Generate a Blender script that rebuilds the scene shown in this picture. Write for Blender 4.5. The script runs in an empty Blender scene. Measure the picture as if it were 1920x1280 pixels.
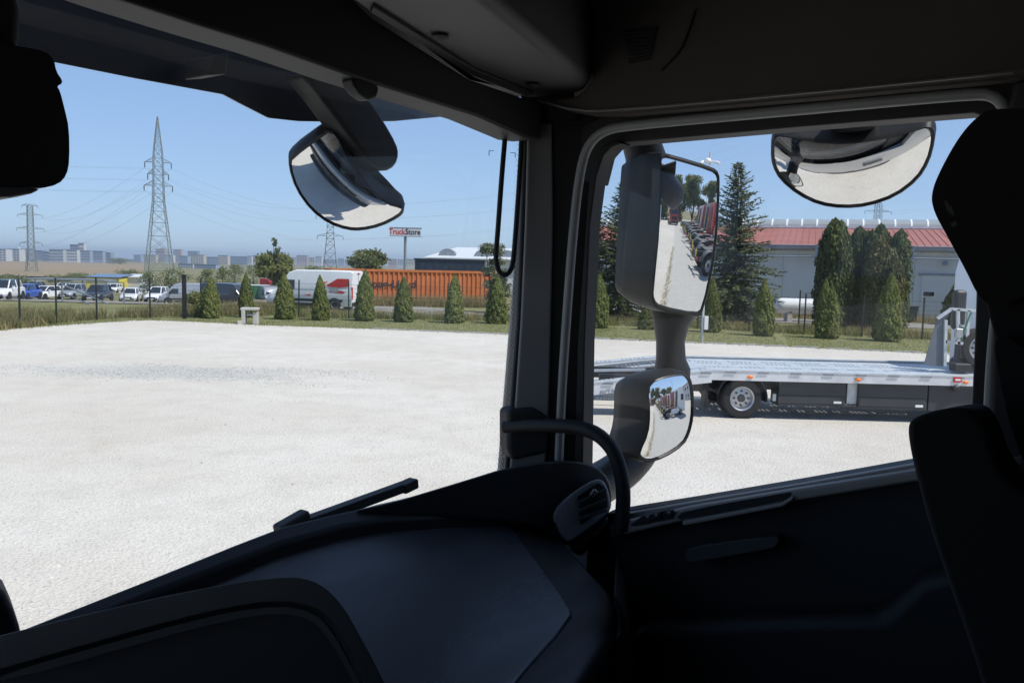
import bpy, math, random
import numpy as np
from mathutils import Vector, Matrix
random.seed(7); RNG = np.random.default_rng(7)
SC = bpy.context.scene
COL = SC.collection
R = math.radians

# ------------------------------------------------------------------ camera, sky, sun, exposure
FOC, CX, CY, EYE = 1550.0, 960.0, 640.0, 2.8
PITCH = R(5.16); SP, CP = math.sin(PITCH), math.cos(PITCH)
cam = bpy.data.cameras.new('camera'); camo = bpy.data.objects.new('camera', cam); COL.objects.link(camo)
cam.sensor_width = 36; cam.lens = FOC / 1920 * 36; cam.clip_start = .02; cam.clip_end = 20000
camo.location = (0, 0, EYE); ROLL = R(1.4)                            # the camera is held slightly askew: its horizon drops to the right
camo.rotation_euler = (Matrix.Rotation(R(90) - PITCH, 3, 'X') @ Matrix.Rotation(ROLL, 3, 'Z')).to_euler()
SC.camera = camo
SUN_AZ, SUN_EL = R(116.4), R(57)
TO_SUN = Vector((math.sin(SUN_AZ) * math.cos(SUN_EL), math.cos(SUN_AZ) * math.cos(SUN_EL), math.sin(SUN_EL)))
world = bpy.data.worlds.new('World'); SC.world = world; world.use_nodes = True
wn = world.node_tree; wn.nodes.clear()
sky = wn.nodes.new('ShaderNodeTexSky'); sky.sky_type = 'NISHITA'; sky.sun_disc = False
sky.sun_elevation = SUN_EL; sky.sun_rotation = SUN_AZ; sky.altitude = 550; sky.air_density = 1.0; sky.dust_density = .1; sky.ozone_density = 4.0
bg = wn.nodes.new('ShaderNodeBackground'); bg.inputs['Strength'].default_value = .13
wo = wn.nodes.new('ShaderNodeOutputWorld')
gm = wn.nodes.new('ShaderNodeGamma'); gm.inputs[1].default_value = .5
ml = wn.nodes.new('ShaderNodeMix'); ml.data_type = 'RGBA'; ml.blend_type = 'MULTIPLY'; ml.inputs[0].default_value = 1; ml.inputs[7].default_value = (1.43, 1.75, 2.28, 1)
wn.links.new(sky.outputs[0], gm.inputs[0]); wn.links.new(gm.outputs[0], ml.inputs[6])
wn.links.new(ml.outputs[2], bg.inputs[0]); wn.links.new(bg.outputs[0], wo.inputs[0])
sl = bpy.data.lights.new('sun', 'SUN'); sl.energy = 4.2; sl.angle = R(.53); sl.color = (1, .955, .89)
so = bpy.data.objects.new('sun', sl); COL.objects.link(so); so.location = (40, -20, 60)
so.rotation_euler = TO_SUN.to_track_quat('Z', 'Y').to_euler()
SC.view_settings.view_transform = 'Standard'; SC.view_settings.look = 'None'; SC.view_settings.gamma = 1
SC.view_settings.use_curve_mapping = False; SC.view_settings.exposure = 0.3
SC.render.engine = 'CYCLES'
cy = SC.cycles; cy.use_denoising = True; cy.max_bounces = 10; cy.transparent_max_bounces = 24; cy.glossy_bounces = 6
cy.diffuse_bounces = 5; cy.sample_clamp_indirect = 6; cy.caustics_reflective = False; cy.caustics_refractive = False
cy.volume_bounces = 0
try: cy.denoiser = 'OPENIMAGEDENOISE'
except Exception: pass

# ------------------------------------------------------------------ geometry helpers
HAZE = 2.6e-4
YAW = R(55); YC, YS = math.cos(YAW), math.sin(YAW)     # the cab's axes: u to the passenger door, v to the windscreen
def ray(px, py):
    a, b = (px - CX) / FOC, (CY - py) / FOC
    a, b = a * math.cos(ROLL) - b * math.sin(ROLL), a * math.sin(ROLL) + b * math.cos(ROLL)
    return Vector((a, CP + b * SP, -SP + b * CP))
def gnd(px, py, z=0.0):
    d = ray(px, py); t = (z - EYE) / d.z
    return Vector((d.x * t, d.y * t, z))
def far(px, py, Y):
    d = ray(px, py); t = Y / d.y
    return Vector((d.x * t, Y, EYE + d.z * t))
def cray(px, py):
    d = ray(px, py)
    return Vector((d.x * YC + d.y * YS, -d.x * YS + d.y * YC, d.z))
def C(px, py, u=None, v=None, z=None, t=None, plane=None):
    d = cray(px, py)
    if u is not None: t = u / d.x
    elif v is not None: t = v / d.y
    elif z is not None: t = z / d.z
    elif plane is not None: t = plane[1] / d.dot(plane[0])
    return Vector((d.x * t, d.y * t, EYE + d.z * t))
def plane_at(p, n):                      # plane through a cab point (absolute z) for C(plane=...)
    q = Vector((p[0], p[1], p[2] - EYE)); n = Vector(n)
    return (n, q.dot(n))
def to_world(p): return Vector((p[0] * YC - p[1] * YS, p[0] * YS + p[1] * YC, p[2]))

def chaikin(pts, it=2, closed=True):
    pts = [Vector(p) for p in pts]
    for _ in range(it):
        out = []; n = len(pts)
        rng = range(n) if closed else range(n - 1)
        if not closed: out.append(pts[0])
        for i in rng:
            p, q = pts[i], pts[(i + 1) % n]
            out += [p * .75 + q * .25, p * .25 + q * .75]
        if not closed: out.append(pts[-1])
        pts = out
    return pts

class MB:
    def __init__(s): s.v = []; s.f = []
    def add(s, vs, fs):
        k = len(s.v); s.v += [tuple(x) for x in vs]; s.f += [tuple(i + k for i in f) for f in fs]; return s
    def box(s, c, d, rz=0, M=None):
        vs = []
        for z in (-.5, .5):
            for x, y in ((-.5, -.5), (.5, -.5), (.5, .5), (-.5, .5)): vs.append(Vector((x * d[0], y * d[1], z * d[2])))
        if M is not None: vs = [M @ p for p in vs]
        elif rz: vs = [Matrix.Rotation(rz, 3, 'Z') @ p for p in vs]
        c = Vector(c)
        return s.add([p + c for p in vs], [(3, 2, 1, 0), (4, 5, 6, 7), (0, 1, 5, 4), (1, 2, 6, 5), (2, 3, 7, 6), (3, 0, 4, 7)])
    def bar(s, a, b, w, h=None, up=(0, 0, 1)):
        a, b = Vector(a), Vector(b); h = h or w; d = (b - a)
        if d.length < 1e-6: return s
        dn = d.normalized(); upv = Vector(up)
        if abs(dn.dot(upv)) > .98: upv = Vector((1, 0, 0))
        x = dn.cross(upv).normalized() * w / 2; y = x.normalized().cross(dn) * h / 2
        vs = [a - x - y, a + x - y, a + x + y, a - x + y, b - x - y, b + x - y, b + x + y, b - x + y]
        return s.add(vs, [(3, 2, 1, 0), (4, 5, 6, 7), (0, 1, 5, 4), (1, 2, 6, 5), (2, 3, 7, 6), (3, 0, 4, 7)])
    def prism(s, poly, vec):
        n = len(poly); vec = Vector(vec); poly = [Vector(p) for p in poly]
        vs = poly + [p + vec for p in poly]
        fs = [tuple(range(n - 1, -1, -1)), tuple(range(n, 2 * n))] + [(i, (i + 1) % n, n + (i + 1) % n, n + i) for i in range(n)]
        return s.add(vs, fs)
    def loft(s, rings, cap0=True, cap1=True, closed=True):
        n = len(rings[0]); vs = [p for r in rings for p in r]; fs = []
        for j in range(len(rings) - 1):
            for i in range(n if closed else n - 1):
                fs.append((j * n + i, j * n + (i + 1) % n, (j + 1) * n + (i + 1) % n, (j + 1) * n + i))
        if cap0: fs.append(tuple(range(n - 1, -1, -1)))
        if cap1: fs.append(tuple((len(rings) - 1) * n + i for i in range(n)))
        return s.add(vs, fs)
    def tube(s, pts, r, n=8, cap=True):
        pts = [Vector(p) for p in pts]; rs = r if isinstance(r, (list, tuple)) else [r] * len(pts)
        rings = []; x = None
        for i, p in enumerate(pts):
            d = (pts[min(i + 1, len(pts) - 1)] - pts[max(i - 1, 0)]).normalized()
            if x is None:
                x = d.orthogonal().normalized()
            else:
                x = (x - d * x.dot(d)).normalized()
            y = d.cross(x)
            rings.append([p + (x * math.cos(k * 2 * math.pi / n) + y * math.sin(k * 2 * math.pi / n)) * rs[i] for k in range(n)])
        return s.loft(rings, cap, cap)
    def lathe(s, prof, c=(0, 0, 0), axis=(0, 0, 1), n=20, cap=True):
        ax = Vector(axis).normalized(); x = ax.orthogonal().normalized(); y = ax.cross(x); c = Vector(c)
        rings = [[c + ax * h + (x * math.cos(k * 2 * math.pi / n) + y * math.sin(k * 2 * math.pi / n)) * r for k in range(n)] for r, h in prof]
        return s.loft(rings, cap, cap)
    def ball(s, c, r, n=10, m=7):
        c = Vector(c); r = Vector((r, r, r)) if not hasattr(r, '__len__') else Vector(r)
        rings = []
        for j in range(m + 1):
            th = math.pi * (j + .02) / (m + .04)
            rings.append([c + Vector((r.x * math.sin(th) * math.cos(k * 2 * math.pi / n), r.y * math.sin(th) * math.sin(k * 2 * math.pi / n), r.z * math.cos(th))) for k in range(n)])
        return s.loft(rings)
    def mesh(s, name):
        me = bpy.data.meshes.new(name); me.from_pydata(s.v, [], s.f); me.update(); return me
    def obj(s, name, mat, parent=None, smooth=None, bevel=0, seg=2, loc=None):
        me = s.mesh(name); return mkobj(name, me, mat, parent, smooth, bevel, seg, loc)

def fix_normals(me):
    import bmesh
    bm = bmesh.new(); bm.from_mesh(me); bmesh.ops.recalc_face_normals(bm, faces=bm.faces); bm.to_mesh(me); bm.free()
def mkobj(name, me, mat, parent=None, smooth=None, bevel=0, seg=2, loc=None, fix=True):
    if fix and len(me.polygons) < 20000: fix_normals(me)
    if mat: me.materials.append(mat)
    if smooth is not None:
        me.polygons.foreach_set('use_smooth', [True] * len(me.polygons))
        if smooth < 180: me.set_sharp_from_angle(angle=R(smooth))
    o = bpy.data.objects.new(name, me); COL.objects.link(o)
    if parent: o.parent = parent
    if loc is not None: o.location = loc
    if bevel:
        b = o.modifiers.new('bevel', 'BEVEL'); b.width = bevel; b.segments = seg; b.limit_method = 'ANGLE'; b.angle_limit = R(30)
        b.harden_normals = True
        me.polygons.foreach_set('use_smooth', [True] * len(me.polygons)); me.set_sharp_from_angle(angle=R(35))
    return o
def np_mesh(name, V, F):
    me = bpy.data.meshes.new(name); V = np.asarray(V, np.float32); F = np.asarray(F, np.int32)
    me.vertices.add(len(V)); me.vertices.foreach_set('co', V.ravel())
    k = F.shape[1]; me.loops.add(F.size); me.loops.foreach_set('vertex_index', F.ravel())
    me.polygons.add(len(F)); me.polygons.foreach_set('loop_start', np.arange(0, F.size, k, dtype=np.int32)); me.polygons.foreach_set('loop_total', np.full(len(F), k, np.int32))
    me.update(); me.validate(); return me
def empty(name, loc=(0, 0, 0), rz=0, label=None, cat=None, group=None):
    o = bpy.data.objects.new(name, None); COL.objects.link(o); o.location = loc; o.rotation_euler = (0, 0, rz); o.empty_display_size = .2
    return tag(o, label, cat, group)
def tag(o, label=None, cat=None, group=None, kind=None):
    if label: o['label'] = label
    if cat: o['category'] = cat
    if group: o['group'] = group
    if kind: o['kind'] = kind
    return o
def copy_tree(o, parent=None):
    c = o.copy(); COL.objects.link(c); c.parent = parent
    for ch in list(o.children): copy_tree(ch, c)
    return c
def text(name, body, size, mat, parent, M, ext=.004, align='CENTER', sx=1.0, bold=.012):
    cu = bpy.data.curves.new(name, 'FONT'); cu.body = body; cu.size = size; cu.extrude = ext; cu.align_x = align; cu.align_y = 'CENTER'
    cu.materials.append(mat); cu.resolution_u = 3; cu.offset = bold * size
    t = bpy.data.objects.new(name, cu); COL.objects.link(t); bpy.context.view_layer.update()
    me = bpy.data.meshes.new_from_object(t.evaluated_get(bpy.context.evaluated_depsgraph_get())); bpy.data.objects.remove(t)
    o = bpy.data.objects.new(name, me); COL.objects.link(o); o.parent = parent; o.matrix_local = M @ Matrix.Diagonal((sx, 1, 1, 1))
    return o
def frame_matrix(p, x, y):               # x to the right, y up on the face
    x = Vector(x).normalized(); y = Vector(y).normalized(); z = x.cross(y)
    return Matrix(((x.x, y.x, z.x, p[0]), (x.y, y.y, z.y, p[1]), (x.z, y.z, z.z, p[2]), (0, 0, 0, 1)))

# ------------------------------------------------------------------ materials
def mat(name, col, rough=.6, metal=0, var=.12, scale=3.0, bump=0, bscale=40, spec=.5, coat=0, island=0, objvar=0, detail=4, col2=None, coord='Object'):
    m = bpy.data.materials.new(name); m.use_nodes = True; nt = m.node_tree; N, L = nt.nodes, nt.links
    b = N['Principled BSDF']; b.inputs['Roughness'].default_value = rough; b.inputs['Metallic'].default_value = metal
    b.inputs['Specular IOR Level'].default_value = spec; b.inputs['Coat Weight'].default_value = coat; b.inputs['Coat Roughness'].default_value = .06
    tc = N.new('ShaderNodeTexCoord'); no = N.new('ShaderNodeTexNoise'); no.inputs['Scale'].default_value = scale; no.inputs['Detail'].default_value = detail
    L.new(tc.outputs[coord], no.inputs['Vector'])
    rp = N.new('ShaderNodeMapRange'); rp.inputs[1].default_value = .3; rp.inputs[2].default_value = .7; L.new(no.outputs[0], rp.inputs[0])
    mx = N.new('ShaderNodeMix'); mx.data_type = 'RGBA'
    c2 = col2 or tuple(c * (1 + var) for c in col); c1 = col if col2 else tuple(c * (1 - var) for c in col)
    mx.inputs[6].default_value = (*c1, 1); mx.inputs[7].default_value = (*c2, 1); L.new(rp.outputs[0], mx.inputs[0])
    out = mx.outputs[2]
    for amt, kind in ((island, 'i'), (objvar, 'o')):
        if amt:
            g = N.new('ShaderNodeNewGeometry') if kind == 'i' else N.new('ShaderNodeObjectInfo')
            hs = N.new('ShaderNodeHueSaturation'); mr = N.new('ShaderNodeMapRange'); mr.inputs[3].default_value = 1 - amt; mr.inputs[4].default_value = 1 + amt
            L.new(g.outputs['Random Per Island' if kind == 'i' else 'Random'], mr.inputs[0]); L.new(mr.outputs[0], hs.inputs['Value']); L.new(out, hs.inputs['Color']); out = hs.outputs[0]
    L.new(out, b.inputs['Base Color'])
    if bump:
        n2 = N.new('ShaderNodeTexNoise'); n2.inputs['Scale'].default_value = bscale; n2.inputs['Detail'].default_value = 3; L.new(tc.outputs[coord], n2.inputs['Vector'])
        bp = N.new('ShaderNodeBump'); bp.inputs['Strength'].default_value = bump; bp.inputs['Distance'].default_value = .01; L.new(n2.outputs[0], bp.inputs['Height']); L.new(bp.outputs[0], b.inputs['Normal'])
    return m
def glass(name, tint, refl=.9, dust=0.0):
    m = bpy.data.materials.new(name); m.use_nodes = True; nt = m.node_tree; N, L = nt.nodes, nt.links; N.clear()
    o = N.new('ShaderNodeOutputMaterial'); t = N.new('ShaderNodeBsdfTransparent'); t.inputs[0].default_value = (*tint, 1)
    g = N.new('ShaderNodeBsdfGlossy'); g.inputs['Roughness'].default_value = .01; g.inputs[0].default_value = (refl, refl, refl, 1)
    lw = N.new('ShaderNodeLayerWeight'); lw.inputs[0].default_value = .5
    pw = N.new('ShaderNodeMath'); pw.operation = 'POWER'; L.new(lw.outputs['Facing'], pw.inputs[0]); pw.inputs[1].default_value = 5
    fr = N.new('ShaderNodeMath'); fr.operation = 'MULTIPLY_ADD'; L.new(pw.outputs[0], fr.inputs[0]); fr.inputs[1].default_value = .92; fr.inputs[2].default_value = .028
    mx = N.new('ShaderNodeMixShader'); L.new(fr.outputs[0], mx.inputs[0]); L.new(t.outputs[0], mx.inputs[1]); L.new(g.outputs[0], mx.inputs[2])
    fin = mx.outputs[0]
    if dust:
        d = N.new('ShaderNodeBsdfTranslucent'); d.inputs[0].default_value = (.8, .78, .74, 1)
        tc = N.new('ShaderNodeTexCoord'); n = N.new('ShaderNodeTexNoise'); n.inputs['Scale'].default_value = 3; n.inputs['Detail'].default_value = 6; L.new(tc.outputs['Object'], n.inputs[0])
        r = N.new('ShaderNodeMapRange'); r.inputs[1].default_value = .35; r.inputs[2].default_value = .7; r.inputs[3].default_value = dust * .3; r.inputs[4].default_value = dust; L.new(n.outputs[0], r.inputs[0])
        m2 = N.new('ShaderNodeMixShader'); L.new(r.outputs[0], m2.inputs[0]); L.new(fin, m2.inputs[1]); L.new(d.outputs[0], m2.inputs[2]); fin = m2.outputs[0]
    L.new(fin, o.inputs[0]); return m
def leafmat(name, c1, c2, island=.35, trans=.25, objvar=.1):
    m = mat(name, c1, .6, col2=c2, scale=2.2, island=island, objvar=objvar, spec=.3)
    nt = m.node_tree; N, L = nt.nodes, nt.links; b = N['Principled BSDF']; o = N['Material Output']
    src = b.inputs['Base Color'].links[0].from_socket
    t = N.new('ShaderNodeBsdfTranslucent'); L.new(src, t.inputs[0]); mx = N.new('ShaderNodeMixShader'); mx.inputs[0].default_value = trans
    L.new(b.outputs[0], mx.inputs[1]); L.new(t.outputs[0], mx.inputs[2]); L.new(mx.outputs[0], o.inputs[0]); return m

def gravel_mat():
    m = bpy.data.materials.new('gravel'); m.use_nodes = True; nt = m.node_tree; N, L = nt.nodes, nt.links; b = N['Principled BSDF']
    b.inputs['Roughness'].default_value = .95; b.inputs['Specular IOR Level'].default_value = .2
    tc = N.new('ShaderNodeTexCoord')
    def noise(s, d=4, r=.55):
        n = N.new('ShaderNodeTexNoise'); n.inputs['Scale'].default_value = s; n.inputs['Detail'].default_value = d; n.inputs['Roughness'].default_value = r; L.new(tc.outputs['Object'], n.inputs[0]); return n
    def mr(src, a, c, lo=0, hi=1):
        k = N.new('ShaderNodeMapRange'); k.inputs[1].default_value = a; k.inputs[2].default_value = c; k.inputs[3].default_value = lo; k.inputs[4].default_value = hi; L.new(src, k.inputs[0]); return k.outputs[0]
    def mix(fac, a, c):
        k = N.new('ShaderNodeMix'); k.data_type = 'RGBA'
        L.new(fac, k.inputs[0])
        for sock, val in ((k.inputs[6], a), (k.inputs[7], c)):
            if isinstance(val, tuple): sock.default_value = (*val, 1)
            else: L.new(val, sock)
        return k.outputs[2]
    big = noise(.18, 6); mid = noise(1.3, 6, .65); fine = noise(38, 3, .7); vo = N.new('ShaderNodeTexVoronoi'); vo.inputs['Scale'].default_value = 28; L.new(tc.outputs['Object'], vo.inputs[0])
    c = mix(mr(big.outputs[0], .38, .62), (.635, .595, .53), (.565, .515, .445))
    c = mix(mr(mid.outputs[0], .45, .75, 0, .6), c, (.47, .43, .375))
    # the grey patch of coarser stone and a few buff stains
    mp = N.new('ShaderNodeMapping'); mp.vector_type = 'TEXTURE'; p = gnd(330, 698); mp.inputs[1].default_value = (p.x, p.y, 0); mp.inputs[3].default_value = (4.2, 1.5, 1); L.new(tc.outputs['Object'], mp.inputs[0])
    ln = N.new('ShaderNodeVectorMath'); ln.operation = 'LENGTH'; L.new(mp.outputs[0], ln.inputs[0])
    wob = N.new('ShaderNodeMath'); wob.operation = 'MULTIPLY_ADD'; L.new(noise(2.2, 10, .8).outputs[0], wob.inputs[0]); wob.inputs[1].default_value = 3.6; L.new(ln.outputs['Value'], wob.inputs[2])
    c = mix(mr(wob.outputs[0], 2.75, 2.35, 0, .4), c, (.37, .375, .36))
    c = mix(mr(noise(.7, 7, .65).outputs[0], .60, .76, 0, .6), c, (.45, .385, .28))
    c = mix(mr(vo.outputs['Color'], .0, 1.0, 0, .28), c, (.37, .345, .31))
    c = mix(mr(fine.outputs[0], .54, .74, 0, .75), c, (.2, .185, .165))
    L.new(c, b.inputs['Base Color'])
    bp = N.new('ShaderNodeBump'); bp.inputs['Strength'].default_value = .55; bp.inputs['Distance'].default_value = .02; L.new(vo.outputs['Distance'], bp.inputs['Height'])
    b2 = N.new('ShaderNodeBump'); b2.inputs['Strength'].default_value = .4; b2.inputs['Distance'].default_value = .05; L.new(mid.outputs[0], b2.inputs['Height']); L.new(bp.outputs[0], b2.inputs['Normal']); L.new(b2.outputs[0], b.inputs['Normal'])
    return m
def ground_mat(name, cols, scales=(.05, .9, 14), bump=.5):
    m = bpy.data.materials.new(name); m.use_nodes = True; nt = m.node_tree; N, L = nt.nodes, nt.links; b = N['Principled BSDF']; b.inputs['Roughness'].default_value = .95; b.inputs['Specular IOR Level'].default_value = .15
    tc = N.new('ShaderNodeTexCoord'); out = None
    for i, s in enumerate(scales):
        n = N.new('ShaderNodeTexNoise'); n.inputs['Scale'].default_value = s; n.inputs['Detail'].default_value = 6; L.new(tc.outputs['Object'], n.inputs[0])
        r = N.new('ShaderNodeMapRange'); r.inputs[1].default_value = .36; r.inputs[2].default_value = .66; r.inputs[4].default_value = 1 if i == 0 else .6; L.new(n.outputs[0], r.inputs[0])
        k = N.new('ShaderNodeMix'); k.data_type = 'RGBA'; L.new(r.outputs[0], k.inputs[0])
        if out is None: k.inputs[6].default_value = (*cols[0], 1)
        else: L.new(out, k.inputs[6])
        k.inputs[7].default_value = (*cols[i + 1], 1); out = k.outputs[2]
        last = n
    L.new(out, b.inputs['Base Color']); bp = N.new('ShaderNodeBump'); bp.inputs['Strength'].default_value = bump; bp.inputs['Distance'].default_value = .05; L.new(last.outputs[0], bp.inputs['Height']); L.new(bp.outputs[0], b.inputs['Normal'])
    return m
def mirror_mat():
    m = mat('mirror_glass', (.86, .87, .87), .0, 1.0, var=.01, scale=8); return m

M = dict(
    gravel=gravel_mat(),
    grass=ground_mat('dry_lawn', [(.15, .16, .06), (.21, .20, .095), (.11, .135, .045), (.27, .24, .13)], (.35, 2.5, 25)),
    terrain=ground_mat('dry_land', [(.16, .155, .07), (.26, .21, .12), (.10, .125, .045), (.22, .19, .10)], (.012, .11, 2.0)),
    hill=ground_mat('ploughed_field', [(.25, .19, .12), (.31, .22, .14), (.20, .17, .10), (.27, .21, .13)], (.004, .02, .3), .1),
    asphalt=ground_mat('worn_asphalt', [(.24, .225, .20), (.28, .26, .23), (.2, .19, .175), (.26, .24, .21)], (.3, 3, 40), .2),
    kerb=mat('kerb_concrete', (.42, .41, .38), .9, bump=.3, bscale=60),
    pebble=mat('pebble_stone', (.46, .425, .375), .9, island=.4, scale=.4),
    grey_stone=mat('grey_stone', (.34, .345, .335), .9, island=.45, scale=.4),
    thuja=leafmat('thuja_green', (.17, .205, .06), (.25, .265, .08), .35, .45),
    thuja_brown=leafmat('thuja_browned', (.085, .10, .028), (.165, .13, .045), .35, .3),
    thuja_dark=leafmat('thuja_tall_green', (.07, .095, .026), (.115, .135, .036), .4, .3),
    spruce=leafmat('spruce_needles', (.10, .13, .045), (.175, .19, .075), .4, .3),
    spruce_blue=leafmat('spruce_blue_needles', (.12, .15, .075), (.20, .22, .115), .4, .3),
    leaf=leafmat('broad_leaves', (.20, .225, .075), (.28, .28, .11), .4, .5),
    leaf_far=leafmat('far_leaves', (.16, .19, .07), (.24, .25, .10), .35, .5),
    olive=leafmat('silver_leaves', (.14, .165, .09), (.21, .225, .13), .35, .3),
    weed=leafmat('dry_weeds', (.40, .32, .16), (.30, .255, .11), .45, .5),
    weed_green=leafmat('green_weeds', (.17, .20, .065), (.23, .235, .09), .4, .45),
    bark=mat('bark', (.10, .075, .05), .9, bump=.5),
    fence=mat('fence_dark_green', (.028, .035, .033), .5, metal=.2),
    fence_grey=mat('fence_galvanised', (.36, .37, .37), .5, metal=.5),
    black_steel=mat('black_steel', (.012, .012, .012), .5),
    steel=mat('pylon_steel', (.21, .235, .22), .6, metal=.25),
    steel_dark=mat('pylon_steel_dark', (.13, .14, .145), .6, metal=.25),
    cable=mat('cable', (.12, .13, .14), .6),
    galv=mat('galvanised', (.55, .58, .59), .45, metal=.3, var=.14, scale=9, bump=.05),
    galv2=mat('painted_grey_plate', (.23, .255, .285), .5, metal=.2),
    railwhite=mat('pale_side_rail', (.66, .67, .68), .4, metal=.25),
    tyre=mat('tyre_rubber', (.022, .022, .022), .85, bump=.2),
    rim=mat('wheel_rim', (.5, .51, .52), .35, metal=.7),
    hub=mat('wheel_hub', (.08, .08, .085), .5, metal=.5),
    chassis=mat('chassis_black', (.022, .022, .024), .55),
    boxgrey=mat('side_box_black', (.045, .047, .05), .5),
    orange_lens=mat('orange_lens', (.85, .20, .015), .3),
    red_lens=mat('red_lens', (.5, .015, .012), .25),
    white_lens=mat('clear_lens', (.75, .77, .78), .15),
    red_paint=mat('red_paint', (.42, .022, .025), .3, coat=.6),
    red_dark=mat('dark_red_panel', (.23, .014, .025), .4, coat=.3),
    white_paint=mat('white_paint', (.78, .78, .77), .3, coat=.5, var=.03),
    silver=mat('silver_paint', (.42, .43, .45), .3, metal=.4, coat=.5),
    grey_paint=mat('grey_paint', (.17, .18, .20), .3, metal=.3, coat=.5),
    dark_paint=mat('dark_paint', (.035, .042, .055), .28, coat=.7),
    navy_paint=mat('navy_paint', (.03, .055, .13), .28, coat=.7),
    blue_paint=mat('blue_paint', (.025, .09, .42), .28, coat=.7),
    lblue_paint=mat('pale_blue_paint', (.24, .33, .45), .28, coat=.7),
    green_paint=mat('green_box_paint', (.05, .18, .09), .5),
    yellow=mat('yellow_paint', (.68, .56, .09), .5),
    carglass=mat('car_glass', (.02, .025, .03), .08, spec=.8),
    plastic=mat('black_trim', (.018, .018, .019), .55),
    container=mat('orange_container', (.48, .145, .038), .55, var=.14, scale=1.4, bump=.05),
    container_dk=mat('navy_container', (.018, .03, .05), .55),
    lettering=mat('dark_lettering', (.02, .02, .025), .6),
    sign_white=mat('sign_board', (.66, .67, .69), .5),
    sign_red=mat('sign_red', (.55, .03, .02), .5),
    concrete=mat('pale_concrete', (.46, .44, .40), .9, bump=.4, var=.2),
    wall=mat('warehouse_wall', (.60, .605, .60), .85, var=.06, scale=.5),
    wall_white=mat('far_wall_white', (.62, .62, .61), .8, var=.05, scale=.2),
    roof_red=mat('red_metal_roof', (.335, .115, .075), .5, var=.12, scale=.6),
    skyglass=mat('skylight_panel', (.27, .29, .285), .35, var=.15, scale=.5),
    white_frame=mat('white_frame', (.75, .76, .76), .5),
    gantry=mat('gantry_blue_grey', (.20, .25, .31), .5),
    bin=mat('bin_plastic', (.02, .035, .03), .5),
    pale_roof=mat('pale_metal_roof', (.58, .60, .60), .5),
)
# ------------------------------------------------------------------ the land
def sstep(a, b, x):
    t = np.clip((x - a) / (b - a), 0, 1); return t * t * (3 - 2 * t)
def land(x, y):
    x, y = np.asarray(x, float), np.asarray(y, float)
    left = sstep(-11, -17, x) if False else 1 - sstep(-18, -11, x)
    near = -.05 * np.clip(y - 50, 0, 40) * left
    h = near * (1 - sstep(90, 230, y)) - 6.0 * sstep(90, 230, y) - 1.8 * sstep(300, 1300, y)
    return h
def land_sheet():
    n = 170; s = np.linspace(-1, 1, n); ax = np.sign(s) * (np.exp(np.abs(s) * 5.2) - 1) / (np.exp(5.2) - 1) * 5900
    ys = np.concatenate([np.linspace(-5900, -60, 12), np.linspace(0, 400, 60), 400 + (np.linspace(0, 1, 80)[1:] ** 2.2) * 5500])
    X, Y = np.meshgrid(ax, ys); Z = land(X, Y) - .06
    V = np.stack([X, Y, Z], -1).reshape(-1, 3); m = len(ys)
    i, j = np.meshgrid(np.arange(m - 1), np.arange(n - 1), indexing='ij'); a = (i * n + j).ravel()
    F = np.stack([a, a + 1, a + n + 1, a + n], 1)
    return np_mesh('ground', V, F)
ground = mkobj('ground', land_sheet(), M['terrain'], smooth=180, fix=False); tag(ground, 'dry open land stretching out beyond the yard', 'ground', kind='structure')

def sheet(name, pts, z, m, label, thick=.0):
    mb = MB(); mb.add([(p[0], p[1], z) for p in pts], [tuple(range(len(pts)))]); o = mb.obj(name, m); return tag(o, label, None, kind='structure')
def gl2(px): return [tuple(gnd(*q)[:2]) for q in px]
EDGE_IN = gl2([(0, 618), (120, 609), (215, 603), (255, 600.5), (300, 600.5), (400, 604.5), (480, 609), (700, 616.5), (960, 627), (1095, 634), (1480, 650), (1735, 662), (1900, 669)])
e0, e1, e2, e3 = EDGE_IN[0], EDGE_IN[1], EDGE_IN[-2], EDGE_IN[-1]
EDGE = [(e0[0] + (e0[0] - e1[0]) * 12, e0[1] + (e0[1] - e1[1]) * 12), *EDGE_IN, (e3[0] + (e3[0] - e2[0]) * 12, e3[1] + (e3[1] - e2[1]) * 12)]
sheet('gravel_yard', [(-70, -70), *EDGE, (62, -70)][::-1], 0.0, M['gravel'], 'pale gravel yard')
verge_pts = [*EDGE, (70, 40), (40, 60), (-10, 60), (-10.5, 49.9), (-60, 49.9), (-80, 30)]
sheet('grass_verge', verge_pts[::-1], -.012, M['grass'], 'mown dry grass verge between yard and fence')
# kerb stones along the verge
kerb = empty('kerb', (0, 0, 0)); tag(kerb, 'low concrete kerb between gravel and grass', None, kind='structure')
kp = [Vector((*p, 0)) for p in EDGE[8:]]; cum = 0
kerb_me = MB().box((0, 0, .0), (.98, .09, .16)).mesh('kerb_stone'); fix_normals(kerb_me); kerb_me.materials.append(M['kerb'])
for a, b in zip(kp, kp[1:]):
    L_ = (b - a).length; n = int(L_); d = (b - a).normalized()
    for i in range(n):
        if (a + d * i).x > 24: break
        o = bpy.data.objects.new('kerb_stone', kerb_me); COL.objects.link(o); o.parent = kerb
        o.location = a + d * (i + .5) * (L_ / n) + Vector((0, 0, -.03 + random.uniform(-.012, .008))); o.rotation_euler = (random.uniform(-.02, .02), 0, math.atan2(d.y, d.x) + random.uniform(-.01, .01))
rn = gl2([(560, 594.5), (660, 594), (900, 592.5), (1130, 595), (1380, 602), (1740, 616), (1920, 623)]); rf = gl2([(560, 588), (660, 588), (900, 584), (1130, 586), (1380, 593), (1740, 606.5), (1920, 613)])
sheet('service_road', rn + rf[::-1], 0.012, M['asphalt'], 'narrow service road behind the fence')
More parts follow.
